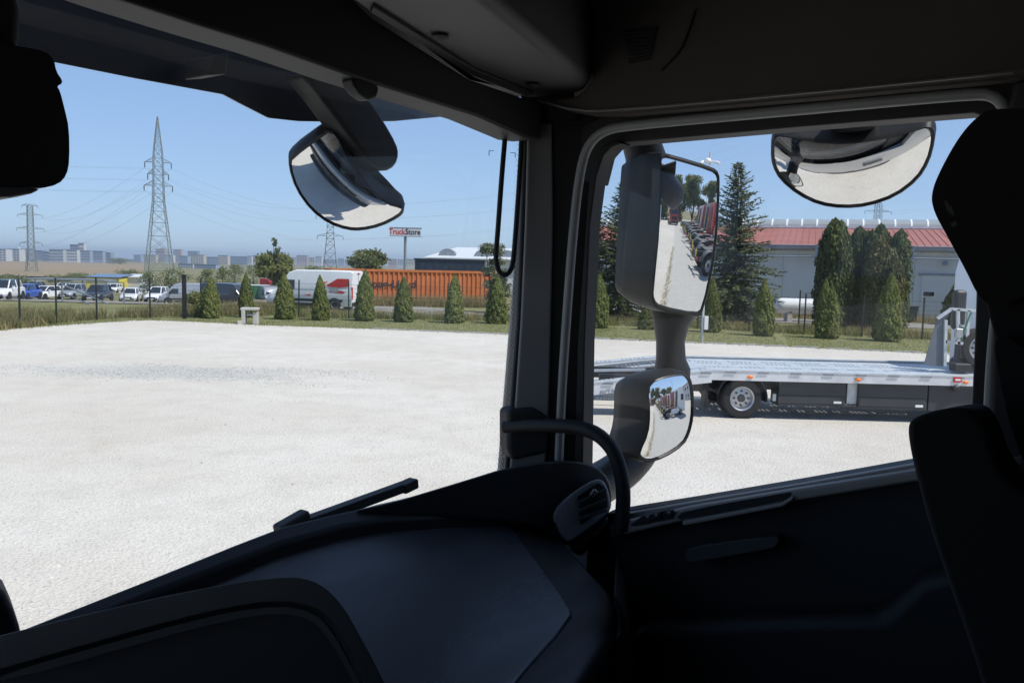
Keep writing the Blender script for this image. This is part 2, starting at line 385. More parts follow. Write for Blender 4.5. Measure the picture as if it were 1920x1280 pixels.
cpz = MB().add([(-90, 50.5, .02), (-9, 50.5, .02), (-9, 60, .01), (-13, 60, float(land(-13, 60)) + .02), (-19, 52, .0)][:0] or [(-95, 51, float(land(-95, 51)) + .02), (-18.5, 51, float(land(-18.5, 51)) + .02), (-18.5, 90, float(land(-18.5, 90)) + .02), (-95, 90, float(land(-95, 90)) + .02)], [(0, 1, 2, 3)])
tag(cpz.obj('car_park', M['asphalt']), 'surface of the car park behind the fence', None, kind='structure')
sheet('lorry_park', [(-18.4, 49), (-6, 47.5), (-3, 51.5), (-9, 58), (-18.4, 59)], .018, M['asphalt'], 'asphalt under the large white van')
# brown hillside field, laid over the land
def hill():
    pts = []; n = 40
    X, Y = [], []
    ys = np.linspace(330, 1500, 30); ks = np.linspace(-1.2, -.445, 30)
    V = []
    for y in ys:
        for j, k in enumerate(ks):
            x = k * y; V.append((x, y, float(land(x, y)) + .35))
    F = []
    for i in range(29):
        for j in range(29): a = i * 30 + j; F.append((a, a + 1, a + 31, a + 30))
    return np_mesh('hillside_field', V, F)
tag(mkobj('hillside_field', hill(), M['hill'], smooth=180, fix=False), 'brown bare field rising below the far town', None, kind='structure')

# loose stones on the gravel (uncountable)
def pebbles(n):
    y = 5.0 + 19 * RNG.random(n) ** 1.7; x = (RNG.random(n) * 2 - 1) * (.64 * y); s = .005 + .007 * RNG.random(n) ** 2; big = RNG.random(n) < .012; s[big] *= 2.3
    th = RNG.random(n) * 6.28; V = np.zeros((n, 5, 3))
    for k in range(4):
        a = th + k * 1.57 + RNG.normal(0, .25, n); q = s * RNG.uniform(.7, 1.3, n)
        V[:, k, 0] = x + np.cos(a) * q; V[:, k, 1] = y + np.sin(a) * q; V[:, k, 2] = -.001
    V[:, 4, 0] = x + RNG.normal(0, .25, n) * s; V[:, 4, 1] = y + RNG.normal(0, .25, n) * s; V[:, 4, 2] = s * RNG.uniform(.5, 1.0, n)
    b = (np.arange(n) * 5)[:, None]; F = np.concatenate([b + np.array([[0, 1, 4]]), b + np.array([[1, 2, 4]]), b + np.array([[2, 3, 4]]), b + np.array([[3, 0, 4]])])
    return np_mesh('loose_stones', V.reshape(-1, 3), F)
tag(mkobj('loose_stones', pebbles(45000), M['pebble'], fix=False), 'loose pale stones scattered over the gravel', 'gravel', kind='stuff')

def stone_patch(n):
    c = gnd(330, 698); k = RNG.integers(0, 60, n); cx, cy = c.x + RNG.normal(0, 2.3, 60), c.y + RNG.normal(0, .75, 60)
    x = cx[k] + RNG.normal(0, .55, n); y = cy[k] + RNG.normal(0, .28, n); s = .008 + .014 * RNG.random(n) ** 2; th = RNG.random(n) * 6.28; V = np.zeros((n, 5, 3))
    for j in range(4):
        a = th + j * 1.57 + RNG.normal(0, .25, n); q = s * RNG.uniform(.7, 1.3, n); V[:, j, 0] = x + np.cos(a) * q; V[:, j, 1] = y + np.sin(a) * q; V[:, j, 2] = -.001
    V[:, 4, 0] = x; V[:, 4, 1] = y; V[:, 4, 2] = s * RNG.uniform(.5, 1.0, n); b = (np.arange(n) * 5)[:, None]
    return np_mesh('grey_stones', V.reshape(-1, 3), np.concatenate([b + np.array([[j, (j + 1) % 4, 4]]) for j in range(4)]))
tag(mkobj('grey_stones', stone_patch(9000), M['grey_stone'], fix=False), 'patch of loose grey stones left on the pale gravel', 'gravel', kind='stuff')
def blades(name, P, h, w, bend, mat_, label, cat='grass', per=1):
    n = len(P); th = RNG.random(n) * 6.28; hh = h * RNG.uniform(.5, 1.3, n); V = np.zeros((n, 3, 3)); lean = RNG.normal(0, bend, (n, 2))
    dx, dy = np.cos(th) * w, np.sin(th) * w
    V[:, 0] = np.stack([P[:, 0] - dx, P[:, 1] - dy, P[:, 2]], 1); V[:, 1] = np.stack([P[:, 0] + dx, P[:, 1] + dy, P[:, 2]], 1)
    V[:, 2] = np.stack([P[:, 0] + lean[:, 0] * hh, P[:, 1] + lean[:, 1] * hh, P[:, 2] + hh], 1)
    F = np.arange(n * 3).reshape(n, 3); o = mkobj(name, np_mesh(name, V.reshape(-1, 3), F), mat_, fix=False)
    return tag(o, label, cat, kind='stuff')
def along(poly, n, w0, w1, z=0.0):        # scatter beside a polyline, on its far side
    P = [np.array(p[:2], float) for p in poly]; L_ = np.array([np.linalg.norm(b - a) for a, b in zip(P, P[1:])]); c = np.concatenate([[0], np.cumsum(L_)])
    s = RNG.random(n) * c[-1]; k = np.clip(np.searchsorted(c, s) - 1, 0, len(L_) - 1); A = np.array(P)[k]; B = np.array(P)[k + 1]; f = ((s - c[k]) / L_[k])[:, None]
    d = (B - A) / L_[k][:, None]; nrm = np.stack([-d[:, 1], d[:, 0]], 1); nrm *= np.sign(nrm[:, 1:2] + 1e-9)
    q = A + (B - A) * f + nrm * RNG.uniform(w0, w1, (n, 1)); return np.concatenate([q, np.full((n, 1), z)], 1)
FENCE = gl2([(-30, 624), (60, 611), (151, 601), (213, 598), (277, 596), (346, 595), (395, 592.5), (462, 592), (535, 594), (602, 595.5), (683, 597), (757, 599), (850, 601), (930, 603), (1121, 609.5), (1334, 617), (1432, 623), (1550, 628), (1662, 633), (1800, 640), (1920, 646)])
blades('verge_grass', along(EDGE[1:-1], 42000, .1, 7.0, -.02), .05, .012, .5, M['weed_green'], 'short mown grass on the verge by the yard')
blades('yard_edge_weeds', along(EDGE[1:-1], 2500, -.5, .25, -.01), .07, .012, .6, M['weed_green'], 'low weeds along the edge of the gravel')
fx, fy = np.array([q[0] for q in FENCE]), np.array([q[1] for q in FENCE])
def behind(n, x0, x1, d0, d1, pw=1.0):
    x = RNG.uniform(x0, x1, n); y = np.interp(x, fx, fy) + d0 + (d1 - d0) * RNG.random(n) ** pw; return np.stack([x, y, land(x, y) - .02], 1)
def tufts(P, k, r): return np.repeat(P, k, 0) + np.concatenate([RNG.normal(0, r, (len(P) * k, 2)), np.zeros((len(P) * k, 1))], 1)
blades('tall_dry_weeds', tufts(behind(1500, -30, -12.6, .3, 10.5), 11, .16), .48, .016, .35, M['weed'], 'tall dry weeds behind the left end of the fence', 'weeds')
blades('tall_green_weeds', tufts(behind(600, -30, -11, .2, 9), 11, .16), .45, .02, .4, M['weed_green'], 'green weeds mixed in behind the left end of the fence', 'weeds')
blades('fence_side_weeds', tufts(behind(1100, -11, 24, .2, 3.2), 9, .14), .42, .014, .38, M['weed'], 'dry grass between the fence and the service road', 'weeds')
blades('fence_foot_grass', tufts(behind(700, -11, 24, -.1, 1.6), 9, .12), .36, .016, .4, M['weed_green'], 'green grass growing along the foot of the fence', 'weeds')
wl = along([tuple(gnd(690, 572)[:2]), tuple(gnd(930, 575)[:2])], 4500, -1.6, .6); blades('container_weeds', wl, .75, .018, .3, M['weed'], 'dry weeds in front of the orange container', 'weeds')
wl = along(rf[3:], 5500, .1, 2.2); blades('warehouse_weeds', wl, .5, .016, .4, M['weed'], 'dry weeds in front of the warehouse wall', 'weeds')

# ------------------------------------------------------------------ plants
def conifer_crown(name, n, lob=1, seed=0, spray=.05, column=False):
    """columnar thuja of height 1 and radius ~.22: upright sprays around a dark core"""
    g = np.random.default_rng(seed); V, F = [], []
    tips = [(0, 0, 1.0, .215)] if lob == 1 else [(-.05, 0, 1.0, .18), (.075, .02, .9, .15)] if lob == 2 else [(-.07, .0, .95, .17), (.06, .05, 1.0, .17), (.02, -.08, .86, .16)]
    def rad(s): return np.minimum(1, (s / .12 + .62)) * (np.maximum(0, 1 - s ** 7.0) ** .7 * (1 - .12 * s) if column else np.maximum(0, 1 - s ** 2.3) ** .85)
    for (cx, cy, hh, rr) in tips:
        m = n // len(tips); s = g.random(m * 2); keep = g.random(m * 2) < rad(s) + .12; s = s[keep][:m]; m = len(s); th = g.random(m) * 6.283
        lump = 1 + .06 * np.sin(2 * th + 7 * s + seed) + .05 * np.sin(5 * th - 13 * s + 2 * seed) + .05 * np.sin(8 * th + 23 * s * (1 + .3 * np.sin(3 * th))) + .05 * np.sin(37 * s + 4 * np.sin(2 * th + seed))
        r = rr * rad(s) * lump * g.uniform(.80, 1.13, m)
        P = np.stack([cx + r * np.cos(th), cy + r * np.sin(th), s * hh], 1)
        a = th + g.normal(0, .7, m); w = spray * g.uniform(.5, 1.0, m) * .55; L_ = spray * g.uniform(.7, 1.5, m)
        tx = np.stack([-np.sin(a), np.cos(a), g.normal(0, .2, m)], 1); up = np.stack([np.cos(th) * -.38 + g.normal(0, .28, m), np.sin(th) * -.38 + g.normal(0, .28, m), np.ones(m) * .9], 1); up /= np.linalg.norm(up, axis=1)[:, None]
        q = np.stack([P - up * L_[:, None] * .5, P + tx * w[:, None], P + up * L_[:, None] * .6, P - tx * w[:, None]], 1).reshape(-1, 3)
        k = sum(len(x) for x in V); V.append(q); F.append(np.arange(m * 4).reshape(m, 4) + k)
        ns, nt = 12, 12; ss = np.linspace(0, .97, ns); core = []
        for s0 in ss:
            for t0 in range(nt):
                a0 = t0 * 6.283 / nt; rc = rr * .74 * rad(np.array(s0)) * (1 + .1 * math.sin(3 * a0 + 9 * s0)); core.append((cx + rc * math.cos(a0), cy + rc * math.sin(a0), s0 * hh))
        k = sum(len(x) for x in V); V.append(np.array(core)); cf = []
        for i in range(ns - 1):
            for j in range(nt): cf.append((k + i * nt + j, k + i * nt + (j + 1) % nt, k + (i + 1) * nt + (j + 1) % nt, k + (i + 1) * nt + j))
        F.append(np.array(cf))
    return np_mesh(name, np.concatenate(V), np.concatenate(F))
TH = [conifer_crown('crown', 8000, 1, 1, .042), conifer_crown('crown', 8000, 1, 2, .042), conifer_crown('crown', 8500, 2, 3, .042), conifer_crown('crown', 8500, 3, 4, .042)]
TALL = [conifer_crown('crown', 7000, 1, 11, .034, True), conifer_crown('crown', 7000, 2, 12, .034, True), conifer_crown('crown', 7000, 3, 13, .034, True)]
stem_me = MB().lathe([(.022, -.02), (.016, .3), (.006, .8)], n=7).mesh('trunk'); stem_me.materials.append(M['bark'])
def thuja(px, yb, yt, wpx, variant, label, m='thuja', fam=TH, group='clipped thujas along the fence', d=None):
    p = gnd(px, yb) if d is None else far(px, 600, d); p.z = 0; h = (yb - yt) / FOC * p.y if d is None else far(px, yt, d).z; w = wpx / FOC * p.y / .55
    root = empty('thuja', p, random.uniform(0, 6.28), label, 'thuja', group); root.rotation_euler.x = random.uniform(-.035, .035); root.rotation_euler.y = random.uniform(-.035, .035); w *= random.uniform(.92, 1.08) if d is None else 1.85
    me = fam[variant]
    o = bpy.data.objects.new('crown', me); COL.objects.link(o); o.parent = root; o.scale = (w, w, h); o.location.z = -.03
    if not me.materials: me.materials.append(M['thuja'])
    o.material_slots[0].link = 'OBJECT'; o.material_slots[0].material = M[m]
    t = bpy.data.objects.new('trunk', stem_me); COL.objects.link(t); t.parent = root; t.scale = (w, w, h); t.location.z = -.03
    return root
for a in [
    (395, 596, 518, 38, 0, 'slim clipped thuja just right of the thick black post'),
    (462, 594, 511, 34, 1, 'narrow thuja behind the pale concrete stand'),
    (535, 598, 511, 40, 1, 'thuja in front of the white van\'s cab'),
    (602, 600, 515, 38, 0, 'thuja in front of the middle of the white van'),
    (683, 601, 504, 46, 1, 'thuja between the white van\'s rear and the orange container'),
    (757, 603, 519, 40, 0, 'thuja hiding part of the lettering on the orange container'),
    (850, 605, 513, 46, 2, 'twin-tipped thuja in front of the right half of the orange container'),
    (930, 606, 517, 42, 0, 'thuja beside the windscreen pillar, right of the orange container'),
    (1121, 614, 513, 50, 0, 'light green thuja at the left edge of the side window'),
    (1212, 617, 560, 40, 1, 'thuja half hidden behind the lower end of the big mirror'),
    (1334, 622, 518, 46, 1, 'thuja peeping out right of the big mirror'),
    (1432, 629, 522, 50, 0, 'thuja in front of the large spruce\'s right side'),
    (1550, 634, 521, 52, 2, 'twin-tipped thuja in front of the white gas tank'),
    (1662, 639, 512, 54, 0, 'rightmost thuja of the fence row, under the browned tall ones')]:
    thuja(*a)
for a in [
    (1556, 590, 409, 40, 0, 'tall dark thuja at the left end of the high clump', 'thuja_dark', 42.0), (1577, 590, 413, 34, 1, 'tall dark thuja, second from the left in the high clump', 'thuja_dark', 42.7),
    (1596, 590, 424, 32, 0, 'tall dark thuja, third from the left in the high clump', 'thuja_dark', 43.3), (1612, 590, 430, 30, 2, 'tall dark thuja in the deep middle of the high clump', 'thuja_dark', 44.0),
    (1628, 590, 431, 36, 1, 'tall thuja right of the middle of the high clump', 'thuja_dark', 42.9), (1649, 590, 419, 34, 0, 'pointed tall thuja rising above the right half of the high clump', 'thuja_dark', 43.5),
    (1667, 590, 429, 42, 2, 'broad tall thuja at the right end of the high clump', 'thuja_dark', 42.8), (1636, 590, 440, 34, 0, 'browned tall thuja standing forward in the high clump', 'thuja_brown', 41.3),
    (1664, 590, 462, 36, 1, 'shorter browned thuja at the front right of the high clump', 'thuja_brown', 40.7)]:
    thuja(a[0], a[1], a[2], a[3], a[4], a[5], a[6], TALL, 'high clump of thujas by the warehouse', a[7])
thuja(1800, 600, 520, 40, 3, 'bushy green thuja between warehouse door and recovery lorry', 'thuja', TH, 'shrubs by the warehouse', 49)

def spruce(loc, h, rad, mat_, label, seed):
    g = np.random.default_rng(seed); root = empty('spruce_tree', loc, 0, label, 'tree', 'spruces behind the fence')
    MB().tube([(0, 0, -.05), (.02, 0, h * .4), (0, .02, h * .8), (0, 0, h)], [h * .016, h * .011, h * .005, .008], 8).obj('trunk', M['bark'], root, smooth=60)
    V = []
    def kite(p, d, w, L_):
        d = d / np.linalg.norm(d); s = np.cross(d, [0, 0, 1.0]); s /= (np.linalg.norm(s) + 1e-6); s = s * math.cos(.5) + np.array([0, 0, 1.0]) * g.normal(0, .35)
        V.append([p, p + d * L_ * .45 + s * w, p + d * L_, p + d * L_ * .45 - s * w])
    nbr = int(40 * h)
    for b in range(nbr):
        z = h * (.03 + .955 * ((b + g.random()) / nbr) ** 1.05); f = 1 - z / h; a = b * 2.4 + g.normal(0, .4)
        Lb = (rad * (f ** .85) * g.choice([.55, .8, 1.0, 1.15]) * g.uniform(.85, 1.1) + .06); dirv = np.array([math.cos(a), math.sin(a), 0]); n = max(3, int(Lb / .10))
        rise = .45 * (1 - f) + g.uniform(-.05, .12)
        for i in range(n):
            s = (i + 1) / n; p = np.array([0, 0, z]) + dirv * Lb * s + np.array([0, 0, Lb * (rise * s - .36 * s * s * f * 1.3 + .12 * s ** 3)])
            tl = (.13 + .30 * Lb * (1 - s * .8) * .5) * g.uniform(.7, 1.25)
            for sd in (-1, 1):
                ta = a + sd * g.uniform(.45, 1.1); kite(p, np.array([math.cos(ta), math.sin(ta), g.uniform(-.5, .15)]), .045 + .035 * g.random(), tl)
            kite(p, dirv + np.array([0, 0, g.uniform(-.2, .4)]), .05, .24); kite(p, np.array([g.normal(0, .5), g.normal(0, .5), g.uniform(-.6, .8)]), .05, .18)
    V = np.array(V); n = len(V); me = np_mesh('crown', V.reshape(-1, 3), np.arange(n * 4).reshape(n, 4)); mkobj('crown', me, mat_, root, fix=False); return root
p = far(1372, 600, 44); spruce((p.x, 44, 0), far(1372, 303, 44).z, 2.75, M['spruce_blue'], 'large spruce standing right of the big mirror', 21)
p = far(1160, 600, 45); spruce((p.x, 45, 0), far(1160, 340, 45).z, 2.4, M['spruce'], 'spruce with a bare pointed tip left of the big mirror', 22)
p = far(1108, 600, 46); spruce((p.x, 46, 0), far(1108, 392, 46).z, 1.9, M['spruce'], 'spruce cut off by the door frame at the side window', 23)

def leaf_cloud(clumps, n, size, g):
    V = []; tot = sum(c[3] * c[4] * c[5] for c in clumps)
    for (x, y, z, rx, ry, rz) in clumps:
        m = max(20, int(n * rx * ry * rz / tot)); d = g.normal(0, 1, (m, 3)); d /= np.linalg.norm(d, axis=1)[:, None]; rr = g.random(m) ** .4 * np.where(g.random(m) < .25, 1.35, 1.0)
        P = np.array([x, y, z]) + d * rr[:, None] * np.array([rx, ry, rz]); a = g.normal(0, 1, (m, 3)); a /= np.linalg.norm(a, axis=1)[:, None]
        b = np.cross(a, g.normal(0, 1, (m, 3))); b /= np.linalg.norm(b, axis=1)[:, None]; s = size * g.uniform(.6, 1.3, (m, 1))
        V.append(np.stack([P - a * s, P + b * s * .6, P + a * s, P - b * s * .6], 1))
    V = np.concatenate(V); k = len(V); return np_mesh('crown', V.reshape(-1, 3), np.arange(k * 4).reshape(k, 4))
def broad_mesh(seed, h, rx, n=5000, size=.16, trunk=.3, k=26):
    g = np.random.default_rng(seed); cl = []
    for i in range(k):
        a = g.random() * 6.28; s = g.random() ** .5; z = trunk * h + (1 - trunk) * h * g.random() ** .8; f = math.sqrt(max(.05, 1 - ((z / h - .5) / .62) ** 2))
        q = rx * s * f * .8; r = rx * g.uniform(.2, .4); cl.append((q * math.cos(a), q * math.sin(a), min(z, h - r * .6), r, r, r * .8))
    return leaf_cloud(cl, n, size, g), cl
def broad_tree(name, loc, h, rx, mat_, label, seed, n=5000, size=.16, trunk=.3, cat='tree', group=None, sz=None, extra=None):
    root = empty(name, loc, 0, label, cat, group); me, cl = broad_mesh(seed, h, rx, n, size, trunk); mkobj('crown', me, mat_, root, fix=False)
    mb = MB(); mb.tube([(0, 0, -.1), (.03 * h * .1, 0, h * .35), (0, .02, h * .75)], [h * .022, h * .016, h * .005], 7)
    for c in cl[:7]: mb.tube([(0, 0, h * trunk * .8), (c[0] * .5, c[1] * .5, (c[2] + h * trunk) * .5), (c[0], c[1], c[2])], [h * .009, h * .006, h * .002], 5)
    mb.obj('trunk', M['bark'], root, smooth=60); return root
def on_land(px, Y, dz=0):
    p = far(px, 500, Y); p.z = float(land(p.x, Y)) - .05 + dz; return p
def tree_px(px, ytop, wpx, Y, mat_, label, seed, name='tree', **k):
    p = on_land(px, Y); h = far(px, ytop, Y).z - p.z; return broad_tree(name, p, h, wpx / 2 / FOC * Y, mat_, label, seed, **k)
tree_px(515, 478, 90, 100, M['leaf'], 'spreading bush with a tall sapling rising from it, behind the vans', 31, 'bush', trunk=.1, size=.2, n=6000, cat='bush')
tree_px(516, 446, 26, 99, M['olive'], 'thin tall sapling above the bush behind the vans', 32, 'sapling', trunk=.45, size=.13, n=500)
tree_px(690, 471, 84, 95, M['leaf_far'], 'round green tree behind the orange container', 33, trunk=.25, size=.2, n=6000)
tree_px(927, 458, 62, 50, M['olive'], 'airy grey-green tree at the right end of the orange container', 34, trunk=.08, size=.075, n=4200)
tree_px(945, 505, 40, 49, M['olive'], 'low grey-green shrub beside the windscreen pillar', 35, 'shrub', trunk=.05, size=.07, n=2200, cat='shrub')
for i, (px, yt, w, Y, lab) in enumerate([
    (330, 503, 60, 170, 'bushy tree at the foot of the tall near pylon'), (385, 505, 46, 160, 'bush right of the tall near pylon'), (418, 500, 38, 150, 'bush left of the red lorry roof'),
    (285, 510, 50, 175, 'low bush left of the tall near pylon legs'), (240, 507, 60, 300, 'bush below the left edge of the right-hand town'), (150, 514, 60, 310, 'bush beyond the yellow shed, under the brown field'),
    (110, 516, 50, 250, 'bush on the near edge of the brown field'), (30, 517, 90, 240, 'wide bush below the far left pylon'), (-10, 518, 60, 230, 'bush at the left edge of the picture'),
    (440, 496, 40, 260, 'tree behind the red lorry roof'), (475, 496, 36, 240, 'tree between red lorry roof and sapling'), (590, 499, 50, 260, 'bush at the foot of the distant pylon'),
    (222, 484, 40, 1250, 'far tree clump between the two groups of town blocks')]):
    tree_px(px, yt, w, Y, M['leaf_far'], lab, 40 + i, 'bush', trunk=.05, size=.02 * w * Y / FOC * .9 + .06, n=1600, cat='bush', group='bushes in the middle distance')
b_ = gnd(372, 596); broad_tree('weed_bush', (b_.x, b_.y + .6, 0), 1.25, .9, M['weed_green'], 'pale green weed bush beside the thick black post', 60, 1800, .07, .0, 'bush')

# ------------------------------------------------------------------ fence
fence = empty('wire_fence', (0, 0, 0), 0, 'dark wire mesh fence with thin posts around the yard', 'fence')
post_me = MB().box((0, 0, .93), (.055, .055, 1.9)).mesh('fence_post'); fix_normals(post_me); post_me.materials.append(M['fence'])
def panel_mesh(L_):
    mb = MB(); n = int(L_ / .055)
    for i in range(n + 1): mb.add([(i * L_ / n - .0016, 0, .08), (i * L_ / n + .0016, 0, .08), (i * L_ / n + .0016, 0, 1.72), (i * L_ / n - .0016, 0, 1.72)], [(0, 1, 2, 3)])
    for k in range(9): z = .1 + k * .2; mb.box((L_ / 2, 0, z), (L_, .006, .006))
    for z in (.5, 1.1, 1.7): mb.box((L_ / 2, 0, z), (L_, .008, .010))
    me = mb.mesh('wire_mesh'); me.materials.append(M['fence']); return me
PM = panel_mesh(2.5)
posts = []
def walk(poly, step):
    P = [Vector((*p, 0)) for p in poly]; out = []; carry = 0
    for a, b in zip(P, P[1:]):
        L_ = (b - a).length; s = carry
        while s < L_: out.append(a + (b - a) * (s / L_)); s += step
        carry = s - L_
    return out
posts = walk(FENCE, 2.5)
for i, p in enumerate(posts):
    o = bpy.data.objects.new('fence_post', post_me); COL.objects.link(o); o.parent = fence; o.location = p; o.rotation_euler = (random.uniform(-.012, .012), random.uniform(-.012, .012), 0)
    if i + 1 < len(posts):
        q = posts[i + 1]; w = bpy.data.objects.new('wire_mesh', PM); COL.objects.link(w); w.parent = fence; w['kind'] = 'stuff'; w.location = p; d = q - p
        w.rotation_euler = (0, 0, math.atan2(d.y, d.x)); w.scale = (d.length / 2.5, 1, 1)
bp_ = gnd(346, 597); bp = empty('gate_post', bp_, 0, 'thick black post in the fence at the corner of the yard', 'post')
MB().box((0, 0, 1.0), (.16, .16, 2.05)).obj('post', M['black_steel'], bp, bevel=.01); MB().box((0, 0, 2.04), (.2, .2, .03)).obj('cap', M['black_steel'], bp)
# a leaning galvanised gate rail behind the left fence
gr = empty('boom_gate', gnd(155, 590), 0, 'sloping galvanised gate rails among the weeds behind the left fence', 'gate')
d0 = gnd(155, 590); pa, pb = far(116, 533, 52) - d0, far(203, 570, 47) - d0
MB().bar(pa, pb, .07).obj('rail', M['fence_grey'], gr); MB().bar(pa + Vector((0, 0, -.5)), pb + Vector((-.3, 0, -.35)), .06).obj('rail', M['fence_grey'], gr)
MB().bar(pa + Vector((0, 0, .05)), Vector((pa.x, pa.y, -.1)), .08).obj('post', M['fence_grey'], gr); MB().bar(far(232, 530, 52) - d0, far(116, 530, 52) - d0, .05).obj('top_rail', M['fence_grey'], gr)
MB().bar(far(232, 530, 52) - d0, Vector((far(232, 530, 52).x - d0.x, 52 - d0.y, -.1)), .08).obj('post', M['fence_grey'], gr)
# concrete stand
cs = empty('concrete_stand', gnd(470, 607), .1, 'small pale concrete stand left on the verge', 'stand')
MB().box((-.28, 0, .30), (.16, .45, .66)).obj('leg', M['concrete'], cs, bevel=.02); MB().box((.22, .05, .25), (.2, .4, .56)).obj('leg', M['concrete'], cs, bevel=.02)
MB().box((-.03, .02, .665), (.74, .5, .11)).obj('slab', M['concrete'], cs, bevel=.02); MB().box((-.42, -.25, .06), (.22, .16, .16), .4).obj('rubble', M['concrete'], cs, bevel=.03); MB().box((.02, .05, .4), (.34, .3, .09)).obj('shelf', M['concrete'], cs, bevel=.02)
# ------------------------------------------------------------------ wheels and vehicles
def wheel_parts(r, w, side=1, n=22):
    """tyre + rim meshes, axle along +y; side -1/+1 = which way the face looks"""
    t = MB().lathe([(r * .60, -w / 2), (r * .9, -w / 2), (r * .985, -w * .38), (r, -w * .2), (r, w * .2), (r * .985, w * .38), (r * .9, w / 2), (r * .60, w / 2)], axis=(0, 1, 0), n=n, cap=False)
    q = MB().lathe([(r * .62, w * .46 * side), (r * .55, w * .40 * side), (r * .5, w * .12 * side), (r * .2, w * .2 * side), (.001, w * .22 * side)], axis=(0, 1, 0), n=n, cap=False)
    return t, q
_w = {}
def add_wheel(parent, c, r, w, side):
    k = (r, w, side)
    if k not in _w:
        t, q = wheel_parts(r, w, side); tm, qm = t.mesh('tyre'), q.mesh('rim')
        for me, m in ((tm, M['tyre']), (qm, M['rim'])):
            fix_normals(me); me.materials.append(m); me.polygons.foreach_set('use_smooth', [True] * len(me.polygons)); me.set_sharp_from_angle(angle=R(40))
        hm = MB().lathe([(r * .2, w * .2 * side), (r * .18, w * .36 * side), (.001, w * .38 * side)], axis=(0, 1, 0), n=14, cap=False).mesh('hub'); hm.materials.append(M['hub']); _w[k] = (tm, qm, hm)
    tm, qm, hm = _w[k]
    o = bpy.data.objects.new('wheel', tm); COL.objects.link(o); o.parent = parent; o.location = c
    for nm, me in (('rim', qm), ('hub', hm)):
        z = bpy.data.objects.new(nm, me); COL.objects.link(z); z.parent = o
    return o
def ring(x, hw, zb, zs, zt, top=.6):
    return [Vector(p) for p in ((x, -hw * .86, zb), (x, -hw * .98, zb + .1), (x, -hw, (zb + zs) / 2), (x, -hw * .97, zs - .06), (x, -hw * .9, zs), (x, -hw * top, zt), (x, hw * top, zt), (x, hw * .9, zs), (x, hw * .97, zs - .06), (x, hw, (zb + zs) / 2), (x, hw * .98, zb + .1), (x, hw * .86, zb))]
CAR_CACHE = {}
def make_car(paint, kind='hatch', roof=None):
    key = (paint, kind, roof)
    if key in CAR_CACHE: return copy_tree(CAR_CACHE[key])
    suv = kind == 'suv'; H = 1.66 if suv else 1.46; zb = .26 if suv else .2; bl = .98 if suv else .9; L2 = 2.15
    root = empty('parked_car')
    st = [(L2, .62, zb + .15, .52, .58), (L2 - .1, .78, zb, .66, .74), (L2 - .35, .86, zb, bl - .22, bl - .14), (1.25, .89, zb, bl - .1, bl - .02), (.75, .9, zb, bl, bl + .03), (-.6, .9, zb, bl + .02, bl + .04), (-1.6, .89, zb, bl + .04, bl + .06), (-L2 + .12, .84, zb, bl - .02, bl + .02), (-L2, .76, zb + .12, bl - .14, bl - .1)]
    MB().loft([ring(*s) for s in st]).obj('body', M[paint], root, smooth=40)
    b = bl + .015; rf = H
    bot = [(1.05, -.66, b), (.85, -.80, b), (-1.55, -.80, b), (-1.95, -.62, b), (-1.95, .62, b), (-1.55, .80, b), (.85, .80, b), (1.05, .66, b)]
    rear = -1.72 if suv else -1.5
    topp = [(.28, -.5, rf - .05), (.12, -.6, rf - .04), (rear + .25, -.6, rf - .04), (rear, -.5, rf - .07), (rear, .5, rf - .07), (rear + .25, .6, rf - .04), (.12, .6, rf - .04), (.28, .5, rf - .05)]
    MB().loft([[Vector(p) for p in bot], [Vector(p) for p in topp]]).obj('windows', M['carglass'], root, smooth=30)
    t1 = [Vector((p[0] * 1.02, p[1] * 1.03, p[2] - .01)) for p in topp]; t2 = [Vector((p[0] * .98, p[1], p[2] + .03)) for p in topp]; t3 = [Vector((p[0] * .8 - .15, p[1] * .7, rf)) for p in topp]
    MB().loft([t1, t2, t3]).obj('roof', M[roof or paint], root, smooth=60)
    for i in (0, 7, 2, 5): MB().bar(Vector(bot[i]) * 1.005, Vector(topp[i]) * 1.005, .09, .05).obj('pillar', M[paint], root)
    for s in (-1, 1): MB().bar((-.42, s * .805, b), (-.5, s * .61, rf - .04), .08, .03).obj('pillar', M[paint], root)
    for s in (-1, 1):
        MB().prism([(L2 - .03, s * .5, .62), (L2 - .17, s * .8, .7), (L2 - .32, s * .84, .74), (L2 - .22, s * .82, .60), (L2 - .05, s * .52, .54)], (.03, 0, .01)).obj('headlight', M['white_lens'], root)
        MB().box((-L2 + .06, s * .68, .8), (.06, .22, .2)).obj('tail_light', M['red_lens'], root)
        MB().box((.78, s * .98, b + .08), (.14, .2, .13)).obj('wing_mirror', M[paint], root, bevel=.03)
        for x in (1.38, -1.3): add_wheel(root, (x, s * .8, .32), .32, .2, s)
        for x in (1.38, -1.3): MB().lathe([(.38, 0), (.38, .012)], c=(x, s * .895, .33), axis=(0, s, 0), n=18).obj('wheel_arch', M['plastic'], root)
    MB().box((L2 + .005, 0, .5), (.03, .86, .16)).obj('grille', M['plastic'], root); MB().box((L2 - .02, 0, .33), (.06, 1.3, .14)).obj('lower_grille', M['plastic'], root)
    MB().box((L2 + .012, 0, .385), (.02, .5, .11)).obj('number_plate', M['white_paint'], root)
    CAR_CACHE[key] = root; return root
def put(o, p, heading, label, cat, group=None):
    o.location = p; o.rotation_euler = (0, 0, heading); return tag(o, label, cat, group)
